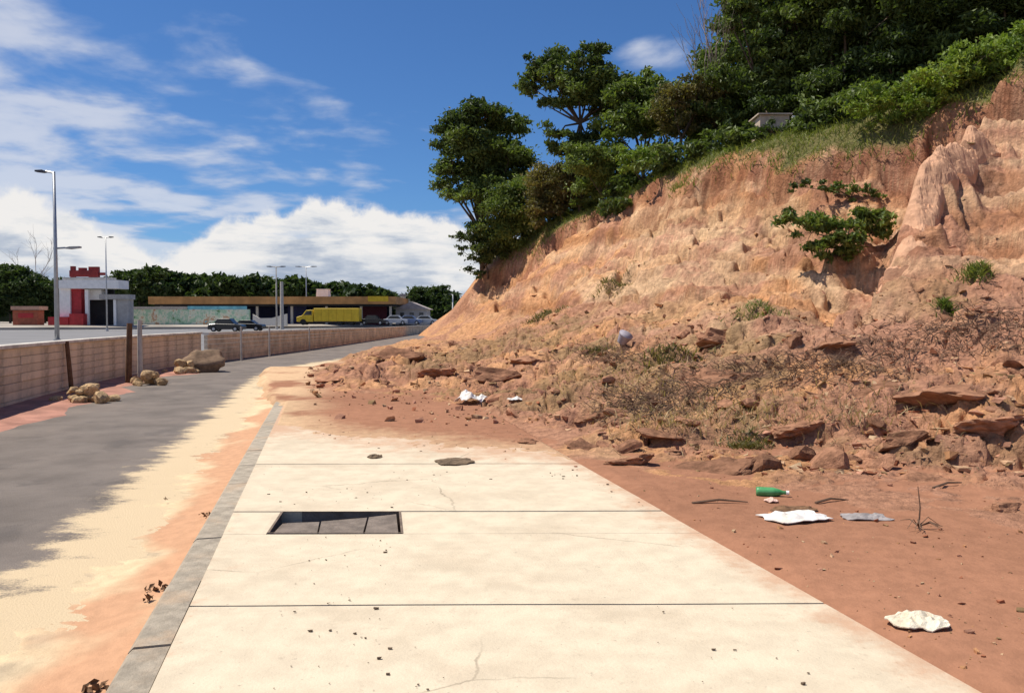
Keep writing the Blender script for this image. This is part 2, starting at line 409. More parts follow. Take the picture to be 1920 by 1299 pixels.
for k in range(len(joints) - 1):
    y0, y1 = joints[k], joints[k + 1]
    b = MB(); dz = random.Random(k).uniform(-.004, .003)
    if y0 < PY0 < y1:
        # slab with the rectangular drain opening
        b.add(*slab(y0, PY0 + .007, ix, ox, z=dz)); 
        b.add(*slab(PY0 - .007, y1, ix, lambda Y: pitx(Y, 0), z=dz)); b.add(*slab(PY0 - .007, y1, lambda Y: pitx(Y, 1), ox, z=dz))
    else: b.add(*slab(y0, y1, ix, ox, z=dz))
    b.build('slab', M_conc, sidewalk, smooth=False)
kerb = tag(link('kerb', mesh('kerb', [(inner_x(-2) - KW, -2, -.3), (inner_x(-2) - .02, -2, -.3), (inner_x(20) - .02, 20, -.3), (inner_x(20) - KW, 20, -.3)], [(0, 1, 2, 3)]), M_base), kind='structure')
kl = 1.0
b = MB(); b.prism([(-KW * .97, -.34), (-.002, -.34), (-.002, -.006), (-KW * .84, -.008), (-KW * .97, -.035)], 'y', .004, kl - .004)
kme = b.build('kerb_stone', M_kerb, kerb); first = True
for k in range(23):
    s0 = -2 + k * kl
    o = kme if k == 0 else link('kerb_stone', kme.data, None, kerb)
    Y = s0 * U[1]; rr = random.Random(k + 50)
    o.location = (inner_x(Y), Y, rr.uniform(-.006, .004)); o.rotation_euler = (0, 0, TH + rr.uniform(-.004, .004))
# drain pit
pit = thing('drain_pit', ((pc[2].x + pc[3].x) / 2, PY0, 0), 'open rectangular drain pit with a sunken broken cover in the sidewalk', 'drain')
def loc(p, o): return (p[0] - o.location.x, p[1] - o.location.y, p[2] - o.location.z)
b = MB(); dpt = -.55; tk = .06
cs = [Vector((pitx(PY0, 0), PY0, 0)), Vector((pitx(PY0, 1), PY0, 0)), Vector((pitx(PY1, 1), PY1, 0)), Vector((pitx(PY1, 0), PY1, 0))]
ctr = sum(cs, Vector()) / 4
def ring(k, z): return [loc((c.x + (c.x - ctr.x) * k, c.y + (c.y - ctr.y) * k, z), pit) for c in cs]
v = ring(.0, -.004) + ring(.0, dpt) + ring(.16, dpt) + ring(.16, -.11)
f = []
for i in range(4):
    j = (i + 1) % 4; f += [(i, j, 4 + j, 4 + i), (8 + i, 8 + j, 12 + j, 12 + i)]
f += [(4, 5, 6, 7)]
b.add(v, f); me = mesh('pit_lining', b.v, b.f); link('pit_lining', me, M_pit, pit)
def quadslab(p, th, name, m, par):
    b = MB(); n = len(p); b.add([loc(q, par) for q in p] + [loc((q[0], q[1], q[2] - th), par) for q in p], [tuple(range(n)), tuple(range(2 * n - 1, n - 1, -1))] + [(i, i + n, (i + 1) % n + n, (i + 1) % n) for i in range(n)])
    return b.build(name, m, par)
def pq(s_, t, z):
    Y = PY0 + (PY1 - PY0) * t; return (pitx(Y, 0) + (pitx(Y, 1) - pitx(Y, 0)) * s_, Y, z)
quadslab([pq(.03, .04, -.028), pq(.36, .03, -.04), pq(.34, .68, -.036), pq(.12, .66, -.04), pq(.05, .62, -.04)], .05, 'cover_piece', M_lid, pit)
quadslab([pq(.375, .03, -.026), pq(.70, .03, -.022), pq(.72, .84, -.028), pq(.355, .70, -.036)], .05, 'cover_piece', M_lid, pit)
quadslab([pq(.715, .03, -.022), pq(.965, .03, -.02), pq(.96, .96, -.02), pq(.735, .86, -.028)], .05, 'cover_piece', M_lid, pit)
# angle-iron rim
b = MB()
for i in range(4):
    a, c = cs[i], cs[(i + 1) % 4]; a2 = a + (ctr - a) * .035; c2 = c + (ctr - c) * .035
    b.add([loc((q.x, q.y, -.001 - .0005 * i), pit) for q in (a, c, c2, a2)], [(0, 1, 2, 3)])
b.build('rim', mat('rusty_rim', (.19, .14, .105), .8, .4, 12), pit)

# ------------------------------------------------------------------ hillside: control points -> smooth surface -> relief
ctl = []
def cpnt(px, py, Y): p = P(px, py, Y); ctl.append((p.x, p.y, p.z))
for px, py, Y in [
    # outline against the road
    (640, 676, 29), (700, 655, 31), (760, 640, 35), (830, 624, 40), (800, 633, 37.5), (850, 616, 41.5), (868, 604, 44), (885, 570, 46), (900, 535, 46.5), (880, 628, 36), (910, 606, 41), (925, 560, 45), (930, 500, 47), (960, 466, 47),
    # crest
    (1030, 428, 44), (1090, 408, 41), (1150, 385, 38), (1230, 345, 34), (1310, 318, 31.5), (1400, 306, 29.5), (1480, 300, 28), (1580, 275, 27), (1640, 255, 26.5), (1720, 243, 25.6), (1760, 215, 25), (1800, 205, 24.5), (1920, 182, 23.5), (2100, 135, 22), (2300, 85, 20),
    # face
    (640, 690, 23.2), (700, 690, 22.3), (780, 690, 20.8), (720, 712, 19.2), (820, 716, 17.7), (900, 726, 16.5), (850, 660, 25), (900, 640, 27), (900, 580, 38), (960, 610, 32), (960, 540, 40), (1000, 650, 23.5), (1000, 570, 33), (1000, 490, 42), (960, 690, 19),
    (1100, 705, 16.5), (1100, 640, 21), (1100, 560, 27.5), (1100, 480, 34), (1100, 430, 38.5),
    (1230, 800, 11.0), (1230, 700, 14.7), (1230, 625, 19), (1230, 540, 24), (1230, 450, 29), (1230, 385, 32.3),
    (1400, 845, 9.4), (1400, 760, 11.6), (1400, 690, 13.7), (1400, 620, 16.7), (1400, 540, 20.3), (1400, 440, 25), (1400, 360, 28),
    (1580, 860, 8.8), (1580, 760, 10.8), (1580, 680, 13), (1580, 600, 16), (1580, 500, 20), (1560, 420, 23.3), (1580, 330, 25.8),
    (1650, 500, 18.2), (1700, 405, 20), (1740, 325, 21.5), (1790, 275, 22.8), (1640, 390, 23.2), (1690, 310, 25.0),
    (1850, 880, 8.1), (1850, 820, 9.0), (1850, 740, 10.4), (1850, 650, 12.6), (1850, 560, 15.4), (1850, 460, 18.2), (1850, 360, 21), (1860, 260, 22.8),
    (2050, 850, 8.2), (2050, 740, 9.8), (2050, 600, 13), (2050, 460, 16.6), (2050, 340, 19.2), (2050, 220, 21.4), (2300, 600, 12), (2300, 340, 16.5)]: cpnt(px, py, Y)
for px, py in [(575, 705), (610, 728), (700, 742), (800, 752), (870, 765), (940, 782), (1000, 795), (1100, 840), (1250, 878), (1400, 893), (1600, 905), (1750, 925), (1920, 955), (2150, 985)]:
    q = G(px, py, .02); ctl.append((q.x, q.y, .02))
for px, py in [(600, 760), (760, 785), (940, 830), (1150, 900), (1400, 960), (1700, 1040), (2000, 1090), (1400, 1150), (1900, 1290)]:
    q = G(px, py, -.08); ctl.append((q.x, q.y, -.12))
ctl += [(-8.2, 26, -.5), (-7.8, 32, -.5), (-7.2, 38, -.5), (-6.5, 46, -.4), (-6.2, 55, -.4), (-6.0, 70, -.3), (-4.0, 50, 1.6), (-3.8, 58, 2), (-3.6, 70, 2), (-1.2, 52, 5.6), (-.5, 62, 6), (4, 52, 6.6), (9, 44, 7.2), (13, 36, 7.5), (18, 32, 8.6), (24, 30, 9.6), (30, 24, 10.5), (12, 60, 7.5), (28, 46, 9.5), (28, 14, 6.5), (-2, 78, 5), (24, 62, 9)]
ctl = np.array(ctl)
def tpsk(r2): return np.where(r2 > 1e-9, r2 * np.log(np.maximum(r2, 1e-9)) * .5, 0)
NCT = len(ctl); K = tpsk(((ctl[:, None, :2] - ctl[None, :, :2]) ** 2).sum(-1)) + np.eye(NCT) * .12
Pm = np.c_[np.ones(NCT), ctl[:, :2]]
A = np.zeros((NCT + 3, NCT + 3)); A[:NCT, :NCT] = K; A[:NCT, NCT:] = Pm; A[NCT:, :NCT] = Pm.T
wts = np.linalg.solve(A, np.r_[ctl[:, 2], 0, 0, 0])
def tps(X, Y):
    X = np.atleast_1d(np.asarray(X, float)); Y = np.atleast_1d(np.asarray(Y, float)); out = wts[NCT] + wts[NCT + 1] * X + wts[NCT + 2] * Y
    for i in range(NCT): out = out + wts[i] * tpsk((X - ctl[i, 0]) ** 2 + (Y - ctl[i, 1]) ** 2)
    return out
crest = [P(px, py, Y) for px, py, Y in [(940, 488, 47), (960, 466, 47), (1030, 428, 44), (1090, 408, 41), (1150, 385, 38), (1230, 345, 34), (1310, 318, 31.5), (1400, 306, 29.5), (1480, 300, 28), (1580, 275, 27), (1640, 255, 26.5), (1720, 243, 25.6), (1760, 215, 25), (1800, 192, 24.5), (1920, 160, 23.5), (2100, 110, 22), (2300, 60, 20), (2700, -100, 16)]]
CR = np.array([(p.x, p.y) for p in crest])
def crest_sd(X, Y):
    """signed distance to the crest line, positive on the cut face"""
    best = np.full(X.shape, 1e9); sgn = np.ones(X.shape)
    for a, c in zip(CR[:-1], CR[1:]):
        d = c - a; L2 = d @ d; t = np.clip(((X - a[0]) * d[0] + (Y - a[1]) * d[1]) / L2, 0, 1)
        ex = X - a[0] - t * d[0]; ey = Y - a[1] - t * d[1]; dd = ex * ex + ey * ey
        s_ = np.sign(ex * d[1] - ey * d[0]); k = dd < best
        best = np.where(k, dd, best); sgn = np.where(k, s_, sgn)
    return np.sqrt(best) * sgn
MUD_A = G(500, 792); MUD_B = G(1040, 853); MUD_C = G(1110, 868)
def edge_y(X):
    return np.interp(X, [MUD_A.x, MUD_B.x - 2.6, MUD_B.x - .9, MUD_B.x, MUD_C.x, MUD_C.x + .5], [MUD_A.y, (MUD_A.y + MUD_B.y) / 2 - .2, MUD_B.y + .35, MUD_B.y, MUD_C.y, MUD_C.y - .9])
def pl_dist(X, Y, pts):
    best = np.full(X.shape, 1e9)
    for a, c in zip(pts[:-1], pts[1:]):
        d = c - a; t = np.clip(((X - a[0]) * d[0] + (Y - a[1]) * d[1]) / (d @ d), 0, 1)
        best = np.minimum(best, (X - a[0] - t * d[0]) ** 2 + (Y - a[1] - t * d[1]) ** 2)
    return np.sqrt(best)
def pl_sd(X, Y, pts):
    best = np.full(X.shape, 1e9); sg = np.ones(X.shape)
    for i, (a, c) in enumerate(zip(pts[:-1], pts[1:])):
        d = c - a; t = np.clip(((X - a[0]) * d[0] + (Y - a[1]) * d[1]) / (d @ d), 0, 1); ex = X - a[0] - t * d[0]; ey = Y - a[1] - t * d[1]
        q = ex * ex + ey * ey; k = q < best; best = np.where(k, q, best); sg = np.where(k, np.sign(d[0] * ey - d[1] * ex), sg)
    return np.sqrt(best) * sg
def xy(lst): return np.array([P(*q)[:2] for q in lst])
GULLY = [xy([(1715, 285, 24.6), (1690, 340, 23.2), (1660, 410, 21.6), (1635, 480, 19.3), (1600, 540, 17.5)]), xy([(1215, 385, 33.2), (1150, 425, 34), (1090, 470, 34), (1030, 530, 34)]), xy([(1480, 340, 27), (1440, 430, 24.6), (1400, 520, 21.5)]), xy([(1880, 330, 21.5), (1850, 420, 19.5), (1800, 520, 17)])]
RIDGE = xy([(1900, 215, 24.0), (1850, 245, 23.4), (1800, 285, 22.6), (1750, 340, 21.2), (1715, 410, 19.9), (1680, 480, 18.6), (1660, 530, 17.4)])
def terr(X, Y, full=False):
    X = np.atleast_1d(np.asarray(X, float)); Y = np.atleast_1d(np.asarray(Y, float))
    h = tps(X, Y); s = crest_sd(X, Y)
    lip = s + (fbm(X * .8, Y * .8, 4, 71) - .5) * 1.3 + (fbm(X * .33, Y * .33, 2, 73) - .5) * 2.2 * sst(55, 45, Y)
    plate = sst(.3, -.3, lip)
    face = sst(1.2, 2.6, h) * (1 - plate)
    deb = sst(-.02, .12, h) * (1 - sst(1.5, 2.6, h)) * (1 - plate)
    # large lobes, gullies running down the slope, small ledges
    lft = sst(-.06, .14, X / np.maximum(Y, 1)); h = h + (fbm(X * .28, Y * .28, 3, 5) - .5) * .9 * face * (.15 + .85 * lft)
    down = X * .55 + Y * .18
    gul = np.abs(fbm(down * 1.5 + fbm(X, Y, 2, 9), (Y - X * .3) * .22, 3, 11) - .5) * 2
    h = h - (.46 * (1 - sst(0, .35, gul))) * face
    wob = (fbm(X * .9, Y * .9, 3, 13) - .5) * .9
    for i, gp in enumerate(GULLY): h = h - ((1.0, .85, .25, .3)[i]) * np.exp(-((pl_dist(X, Y, gp) + wob) / (.85, 1.3, .7, .5)[i]) ** 2)
    rd = pl_sd(X, Y, RIDGE) + wob * .6
    h = h + 1.0 * sst(-.25, .22, rd) * np.exp(-np.maximum(rd, 0) / 2.4) * sst(0, 1.2, h - 1.2) * (.7 + .6 * fbm(X * .8, Y * .8, 2, 14))
    led = h * 1.9 + fbm(X * .5, Y * .5, 3, 23) * 2.2; fr = led - np.floor(led)
    h = h + (sst(.35, .75, fr) - fr) * .34 * face * sst(.35, .55, fbm(X * .35, Y * .35, 2, 24))
    h = h + (fbm(X * 2.6, Y * 2.6, 5, 31, .55) - .5) * .20 * face
    h = h - (.8 + .6 * sst(.48, .56, X / np.maximum(Y, 1))) * (.55 + .9 * fbm(X * .7, Y * .7, 3, 75)) * np.exp(-np.maximum(lip, 0) / 1.2) * sst(.0, .10 + .7 * fbm(X * .9, Y * .9, 2, 76) ** 2, lip) * (1 - sst(60, 70, Y)) 
    h = h + (fbm(X * 6.5, Y * 6.5, 3, 33, .6) - .5) * .13 * face + (np.abs(fbm(X * 3.4, Y * 3.4, 2, 35) - .5) - .12) * .22 * face
    near = np.exp(-((lip - .8) / 1.1) ** 2) * (1 - plate) * sst(1, 3, h)
    h = h + (np.floor(fbm(X * 1.4, Y * 1.4, 3, 77) * 7) / 7 - .45) * .5 * near
    # slumped debris: hummocks with blocky steps
    hum = np.abs(fbm(X * .55, Y * .55, 3, 41) - .5) * 2
    deb = deb * (1 - .6 * sst(24, 34, Y)); h = h + (.42 * hum - .12) * deb
    b1 = fbm(X * 1.0, Y * 1.9, 3, 43); q1 = np.floor(b1 * 9) / 9
    h = h + (q1 - .5) * .50 * deb + (fbm(X * 5, Y * 5, 4, 47, .62) - .5) * .10 * deb
    cell = np.abs(fbm(X * 2.6 + 9, Y * 2.6, 2, 49) - .5) * 2
    h = h - .16 * (1 - sst(0, .16, cell)) * deb
    h = h + (fbm(X * .5, Y * .5, 3, 51) - .5) * .3 * plate
    # washed mud in front and over the far sidewalk
    inside = X < outer_x(Y) - .0
    ey = edge_y(X) + (fbm(X * 1.6, Y * 1.6, 4, 61) - .5) * .55
    mud_on = np.clip((Y - ey) * .022 - .004 + (fbm(X * 9, Y * 9, 3, 62, .6) - .5) * .016, -.9, .028) - .5 * sst(-.6, -1.6, Y - ey)
    mud_off = -.028 + (fbm(X * .7, Y * .7, 3, 63) - .5) * .04 + (fbm(X * 2.2, Y * 2.2, 3, 64) - .5) * .025 - .03 * sst(.25, .0, X - outer_x(Y))
    mud = np.where(inside, mud_on, mud_off) + (fbm(X * 4, Y * 4, 3, 65) - .5) * .012
    offl = kerb_x(Y) - X                                     # > 0 on the roadway
    spill = sst(12.0, 16.5, Y + (fbm(X * 1.2, Y * 1.2, 3, 67) - .5) * 6 - np.maximum(offl, 0) * 9) * (1 - sst(26, 30, Y))
    lv = np.where(offl > -.24, -.36 + .385 * spill, mud)
    lv = np.where(offl > 1.8, -.6, lv)
    z = np.maximum(h, lv)
    if full: return z, h, lv, face, deb, plate, lip
    return z
def terr1(x, y): return float(terr(np.array([x]), np.array([y]))[0])
def hit(px, py):
    d = ray(px, py); Ys = np.geomspace(4, 60, 900); k = Ys / d[1]
    X = d[0] * k; Z = CH + d[2] * k; T = terr(X, Ys); i = np.argmax(T >= Z)
    return Vector((X[i], Ys[i], T[i]))

for o in sidewalk.children:
    n_ = len(o.data.vertices); co = np.empty(n_ * 3, np.float32); o.data.vertices.foreach_get('co', co); co = co.reshape(-1, 3)
    dd = np.maximum(sst(.55, .0, outer_x(co[:, 1]) - co[:, 0]), sst(1.6, .0, edge_y(co[:, 0]) - co[:, 1])) * .9 + .45 * sst(.35, 0, co[:, 0] - inner_x(co[:, 1]))
    at = o.data.attributes.new('dust', 'FLOAT', 'POINT'); at.data.foreach_set('value', dd.astype(np.float32))
rows = np.concatenate([np.geomspace(1.0, 6, 170)[:-1], np.geomspace(6, 20, 300)[:-1], np.geomspace(20, 50, 260)[:-1], np.geomspace(50, 80, 40)])
cols = np.concatenate([np.linspace(-.36, .72, 600)[:-1], np.linspace(.72, 1.6, 90)])
QX, QY = np.meshgrid(cols, rows); X = (QX * QY).ravel(); Y = QY.ravel()
z, h, lv, face, deb, plate, lip = terr(X, Y, True)
V = np.c_[X, Y, z]; nr, nc = QX.shape
idx = np.arange(nr * nc).reshape(nr, nc)
Fq = np.stack([idx[:-1, :-1], idx[:-1, 1:], idx[1:, 1:], idx[1:, :-1]], -1).reshape(-1, 4)
keep = (z[Fq].max(1) > -.30)
me = mesh_np('hillside', V, Fq[keep], True)
def lerp(a, b, t): return a + (b - a) * t[:, None]
orange = np.array((.53, .275, .135)); tan = np.array((.53, .335, .20)); pink = np.array((.40, .205, .135)); dred = np.array((.235, .092, .05)); mudc = np.array((.325, .158, .094)); olive = np.array((.30, .195, .10)); cream = np.array((.62, .43, .26)); grassc = np.array((.15, .135, .055))
n1 = fbm(X * .32, Y * .32, 4, 81); n2 = fbm(X * .9, Y * .9, 4, 83); n3 = fbm(X * 2.4, Y * 2.4, 3, 85)
col = lerp(np.tile(orange, (len(X), 1)), tan, sst(.42, .62, n1))
lf = sst(.28, .10, X / Y) * 0 + sst(.16, .02, X / np.maximum(Y, 1)); col = lerp(col, orange * 1.06, lf * .8)
band = sst(3.2, 4.0, z + (n2 - .5) * 2) * sst(6.0, 5.0, z + (n2 - .5) * 2) * sst(.12, .18, X / Y) * sst(.42, .34, X / Y)
col = lerp(col, cream, band * .75)
col = lerp(col, pink, sst(.44, .62, n2) * .8)
col = lerp(col, pink * 1.05, sst(.40, .50, X / Y) * sst(.2, .5, n1) * .55)
st = fbm(X * .25 + 4, z * 2.6 + (n1 - .5) * 3, 4, 86); col = lerp(col, col * np.array((.72, .64, .58)), sst(.52, .64, st) * face * .8); col = lerp(col, cream, sst(.46, .36, st) * face * .45)
fine = fbm(X * 5, z * 8 + Y * 2, 4, 92, .65); col = col * (1 + (fine - .5) * .75 * np.maximum(face, deb * .8))[:, None]
run = fbm(X * 2.2 + Y * .8, z * .5, 3, 90); col = col * (1 + (run - .5) * .35 * face)[:, None]
col = lerp(col, dred, sst(1.5, .2, lip) * sst(-.8, 0, lip) * (.25 + .5 * sst(.4, .6, n3)) * sst(2, 3.5, z))
col = lerp(col, olive, deb * sst(.47, .63, fbm(X * .5, Y * .5, 4, 87)) * .75)
col = lerp(col, pink, deb * sst(.5, .68, n3) * .6)
mudw = (lv >= h - .01).astype(float); col = lerp(col, mudc, np.clip(mudw, 0, 1))
onw = mudw * (X < outer_x(Y)) * sst(.026, .0, lv); col = lerp(col, cream * .95, onw * .6)
sp_ = mudw * sst(1.5, .1, X - kerb_x(Y)) * sst(10, 13, Y); col = lerp(col, cream, sp_ * sst(.36, .58, n2) * .85)
mv = fbm(X * .45, Y * .45, 4, 88); col = np.where((mudw > .5)[:, None], col * (1 + (mv - .5) * .28 + (fbm(X * 3, Y * 5, 3, 89) - .5) * .10)[:, None], col)
col = lerp(col, grassc, sst(-.15, -.6, lip) * sst(4.8, 5.6, z))
ca = me.color_attributes.new('soil', 'FLOAT_COLOR', 'POINT'); ca.data.foreach_set('color', np.c_[col, 1 - .62 * np.clip(mudw, 0, 1)].astype(np.float32).ravel())
hill = tag(link('hillside', me, M_soil), kind='structure')

# sand washed along the kerb on the road
sv = np.linspace(-1.5, 26, 900); su = np.linspace(-.06, 2.3, 120)
SU, SV = np.meshgrid(su, sv); Yg = (SV * U[1]).ravel(); off = SU.ravel(); Xg = inner_x(Yg) - KW - off
wid = .82 + .35 * (fbm(Yg * .45, Yg * 0 + 2, 3, 91) - .5) * 2 + .9 * sst(4.6, 3.0, Yg)
rag = (fbm(Xg * .9, Yg * 2.6, 6, 93, .72) - .5) * 1.25
e = wid + rag - off
zz = ROADZ + np.clip(e * .020 - .002, -.03, .024) + .028 * sst(.45, -.05, off) + (fbm(Xg * 6, Yg * 6, 3, 95) - .5) * .008 + (fbm(Xg * 18, Yg * 22, 2, 96) - .5) * .010
idx = np.arange(SU.size).reshape(SU.shape)
Fq = np.stack([idx[:-1, :-1], idx[1:, :-1], idx[1:, 1:], idx[:-1, 1:]], -1).reshape(-1, 4)
me = mesh_np('sand_drift', np.c_[Xg, Yg, zz], Fq, True)
cr = np.array((.68, .53, .335)); orr = np.array((.56, .32, .19)); gry = np.array((.33, .265, .20))
t = sst(.46, .12, off + (fbm(Xg * 1.1, Yg * 1.1, 4, 97) - .5) * 1.5)
col = lerp(np.tile(cr, (len(Xg), 1)), orr, t)
col = lerp(col, gry, sst(.50, .66, fbm(Xg * 1.3, Yg * 2.2, 5, 99)) * sst(.3, .8, off) * .8)
col = lerp(col, gry, sst(.35, -.05, e) * .85)
ca = me.color_attributes.new('soil', 'FLOAT_COLOR', 'POINT'); ca.data.foreach_set('color', np.c_[col, np.ones(len(col))].astype(np.float32).ravel())
tag(link('sand_drift', me, M_sand), 'pale sand and orange soil washed along the kerb', 'sand', kind='stuff')

# pale rock rib running down the face
ln = np.array([tuple(P(*q)[:2]) for q in [(1840, 255, 22.6), (1795, 285, 22.0), (1755, 335, 20.9), (1715, 405, 19.5), (1685, 470, 18.2), (1655, 530, 17.0)]])
NS, NU = 150, 34; tt = np.linspace(0, len(ln) - 1, NS); lx = np.interp(tt, np.arange(len(ln)), ln[:, 0]); ly = np.interp(tt, np.arange(len(ln)), ln[:, 1])
dxl, dyl = np.gradient(lx), np.gradient(ly); dl = np.hypot(dxl, dyl); nx_, ny_ = -dyl / dl, dxl / dl
uu = np.linspace(-1, 1, NU); wv = .42 + .34 * fbm(tt * 1.7, tt * 0 + 3, 3, 201)
RXg = lx[:, None] + nx_[:, None] * uu[None] * wv[:, None]; RYg = ly[:, None] + ny_[:, None] * uu[None] * wv[:, None]
bx_ = lx[:, None] + 0 * RXg; sc = terr(RXg.ravel(), RYg.ravel()).reshape(RXg.shape)
sm = np.minimum(sc, (terr(lx, ly))[:, None] + .25)
ker = np.ones(25) / 25; sm = np.stack([np.convolve(np.pad(sm[:, j], 12, mode='edge'), ker, 'valid') for j in range(NU)], 1)
blk = np.floor(fbm(RXg * 1.5 + RYg * .4, RYg * 1.5, 2, 203) * 8) / 8
hz_ = sm + (np.sqrt(np.clip(1 - uu[None] ** 2, 0, 1)) * .55 * np.sin(np.pi * np.clip(tt / (len(ln) - 1), .04, .96))[:, None] ** .5 - .08) + (blk - .45) * .38 + (fbm(RXg * 5, RYg * 5, 4, 205, .6) - .5) * .14
hz_[:, 0] -= .5; hz_[:, -1] -= .5; hz_[0] -= .5; hz_[-1] -= .5
idx = np.arange(NS * NU).reshape(NS, NU); Fq = np.stack([idx[:-1, :-1], idx[:-1, 1:], idx[1:, 1:], idx[1:, :-1]], -1).reshape(-1, 4)
me = mesh_np('rock_rib', np.c_[RXg.ravel(), RYg.ravel(), hz_.ravel()], Fq, False)
tag(link('rock_rib', me, mat('pale_rib_rock', (.56, .325, .205), .95, .22, 2.2, .9, 9, spec=.08)), 'pale pinkish rock rib running diagonally down the face beside the bush', 'rock rib')

# ------------------------------------------------------------------ precast wall at the roadside
wall = thing('boundary_wall', (wall_x(12), 12, ROADZ), 'long low brown plank wall with a gap, left of the road', 'wall')
def wl(p): return (p[0] - wall.location.x, p[1] - wall.location.y, p[2] - wall.location.z)
PLN = 2.4; nco = 7
b = MB(); b.box(0, PLN - .012, -.14, 0, .002, .163); pm = None
Y = 4.0; k = 0; seg = []
while Y < 28.0 - .3:
    p0 = Vector((float(wall_x(Y)), Y, 0)); 
    a = math.atan2(float(wall_x(Y + 1.2) - wall_x(Y - .0)), 1.2)
    dy = PLN * math.cos(a); Y1 = Y + dy
    p1 = Vector((float(wall_x(Y1)), Y1, 0)); ang = math.atan2(p1.y - p0.y, p1.x - p0.x); seg.append((p0, ang))
    for c in range(nco):
        rr = random.Random(k * 13 + c)
        if pm is None: o = b.build('plank', M_wall, wall, bevel=.007); pm = o.data
        else: o = link('plank', pm, None, wall)
        o.location = wl((p0.x + rr.uniform(-.012, .006), p0.y, ROADZ - .02 + c * .166)); o.rotation_euler = (0, 0, ang)
    Y = Y1; k += 1
cm = None
for p0, ang in seg:
    if cm is None:
        b = MB(); b.box(0, PLN - .012, -.20, .05, 0, .075); o = b.build('coping', M_coping, wall, bevel=.012); cm = o.data
    else: o = link('coping', cm, None, wall)
    o.location = wl((p0.x, p0.y, ROADZ - .02 + nco * .166 + .004)); o.rotation_euler = (0, 0, ang)
b = MB(); yy = np.concatenate([np.linspace(31, 60, 20), np.linspace(64, 170, 30)])
for c in range(6):
    for Y0, Y1 in zip(yy[:-1], yy[1:]):
        v = []
        for Yq in (Y0, Y1):
            x = float(wall_x(Yq)); zt = float(wall_top(Yq)) - .09; hh = (zt - ROADZ + .03) / 6; z0 = ROADZ - .03 + c * hh
            v += [(x, Yq, z0 + .008), (x, Yq, z0 + hh - .008), (x - .14, Yq, z0 + hh - .008), (x - .14, Yq, z0 + .008)]
        b.add([wl(p) for p in v], [(0, 1, 5, 4), (1, 2, 6, 5), (2, 3, 7, 6), (3, 0, 4, 7), (0, 3, 2, 1), (4, 5, 6, 7)])
b.build('far_section', M_wall, wall)
b = MB()
for Y0, Y1 in zip(yy[:-1], yy[1:]):
    v = []
    for Yq in (Y0, Y1):
        x = float(wall_x(Yq)); zt = float(wall_top(Yq)); v += [(x + .05, Yq, zt - .085), (x + .05, Yq, zt), (x - .19, Yq, zt), (x - .19, Yq, zt - .085)]
    b.add([wl(p) for p in v], [(0, 1, 5, 4), (1, 2, 6, 5), (2, 3, 7, 6), (3, 0, 4, 7), (0, 3, 2, 1), (4, 5, 6, 7)])
b.build('far_coping', M_coping, wall)
# reddish soil on the shoulder at the wall foot
V = []; Fc = []
for j, Yq in enumerate(np.linspace(3, 27, 90)):
    w = 1.5 + .6 * (float(fbm(Yq * .6, 1.0, 3, 7)) - .5) * 2
    for i in range(7):
        t = i / 6; V.append((float(wall_x(Yq)) + t * w, Yq, ROADZ + .09 * (1 - t) ** 1.2 + .02 * (float(vn(Yq * 3, t * 4, 6)) - .5) - (.02 if i == 6 else -.008)))
    if j:
        for i in range(6): a = j * 7 + i; Fc.append((a - 7, a - 6, a + 1, a))
me = mesh('shoulder_soil', V, Fc, True); tag(link('shoulder_soil', me, mat('shoulder_soil', (.42, .21, .155), .95, .3, 2.5, .6, 20)), 'reddish soil banked along the foot of the wall', 'soil', kind='stuff')

# ------------------------------------------------------------------ rocks and clods
def rock_mesh(name, seed, sub=2, flat=.6, rough=.30, cuts=7, sharp=True, dmin=.45):
    rng = random.Random(seed); bm = bmesh.new(); bmesh.ops.create_icosphere(bm, subdivisions=sub, radius=1)
    planes = [(Vector((rng.gauss(0, 1), rng.gauss(0, 1), rng.gauss(0, .8))).normalized(), rng.uniform(dmin, .85)) for _ in range(cuts)]
    for v in bm.verts:
        for nrm, d in planes:
            q = v.co.dot(nrm)
            if q > d: v.co -= nrm * (q - d) * .97
        k = 1 + rough * (mnoise.fractal(v.co * 1.6 + Vector((seed * 3.1, 0, 0)), .8, 2, 4))
        v.co *= k; v.co.z *= flat
    me = bpy.data.meshes.new(name); bm.to_mesh(me); bm.free()
    if not sharp: me.polygons.foreach_set('use_smooth', [True] * len(me.polygons))
    return me
def put_rock(name, me, p, s, rz, m, label, cat, group=None, tilt=(0, 0), sink=.25):
    o = link(name, me, m); o.location = p; o.scale = s if hasattr(s, '__len__') else (s, s, s); o.rotation_euler = (tilt[0], tilt[1], rz)
    return tag(o, label, cat, group)
clods = [rock_mesh('soil_clod', 100 + i, 2, random.Random(i).uniform(.45, .8), .18, 10, True, .25) for i in range(8)]
for c in clods: c.materials.append(M_clod)
bigc = [rock_mesh('soil_block', 200 + i, 4, .5, .30, 12, True, .3) for i in range(6)]
for c in bigc: c.materials.append(M_clod)
rng = random.Random(7)
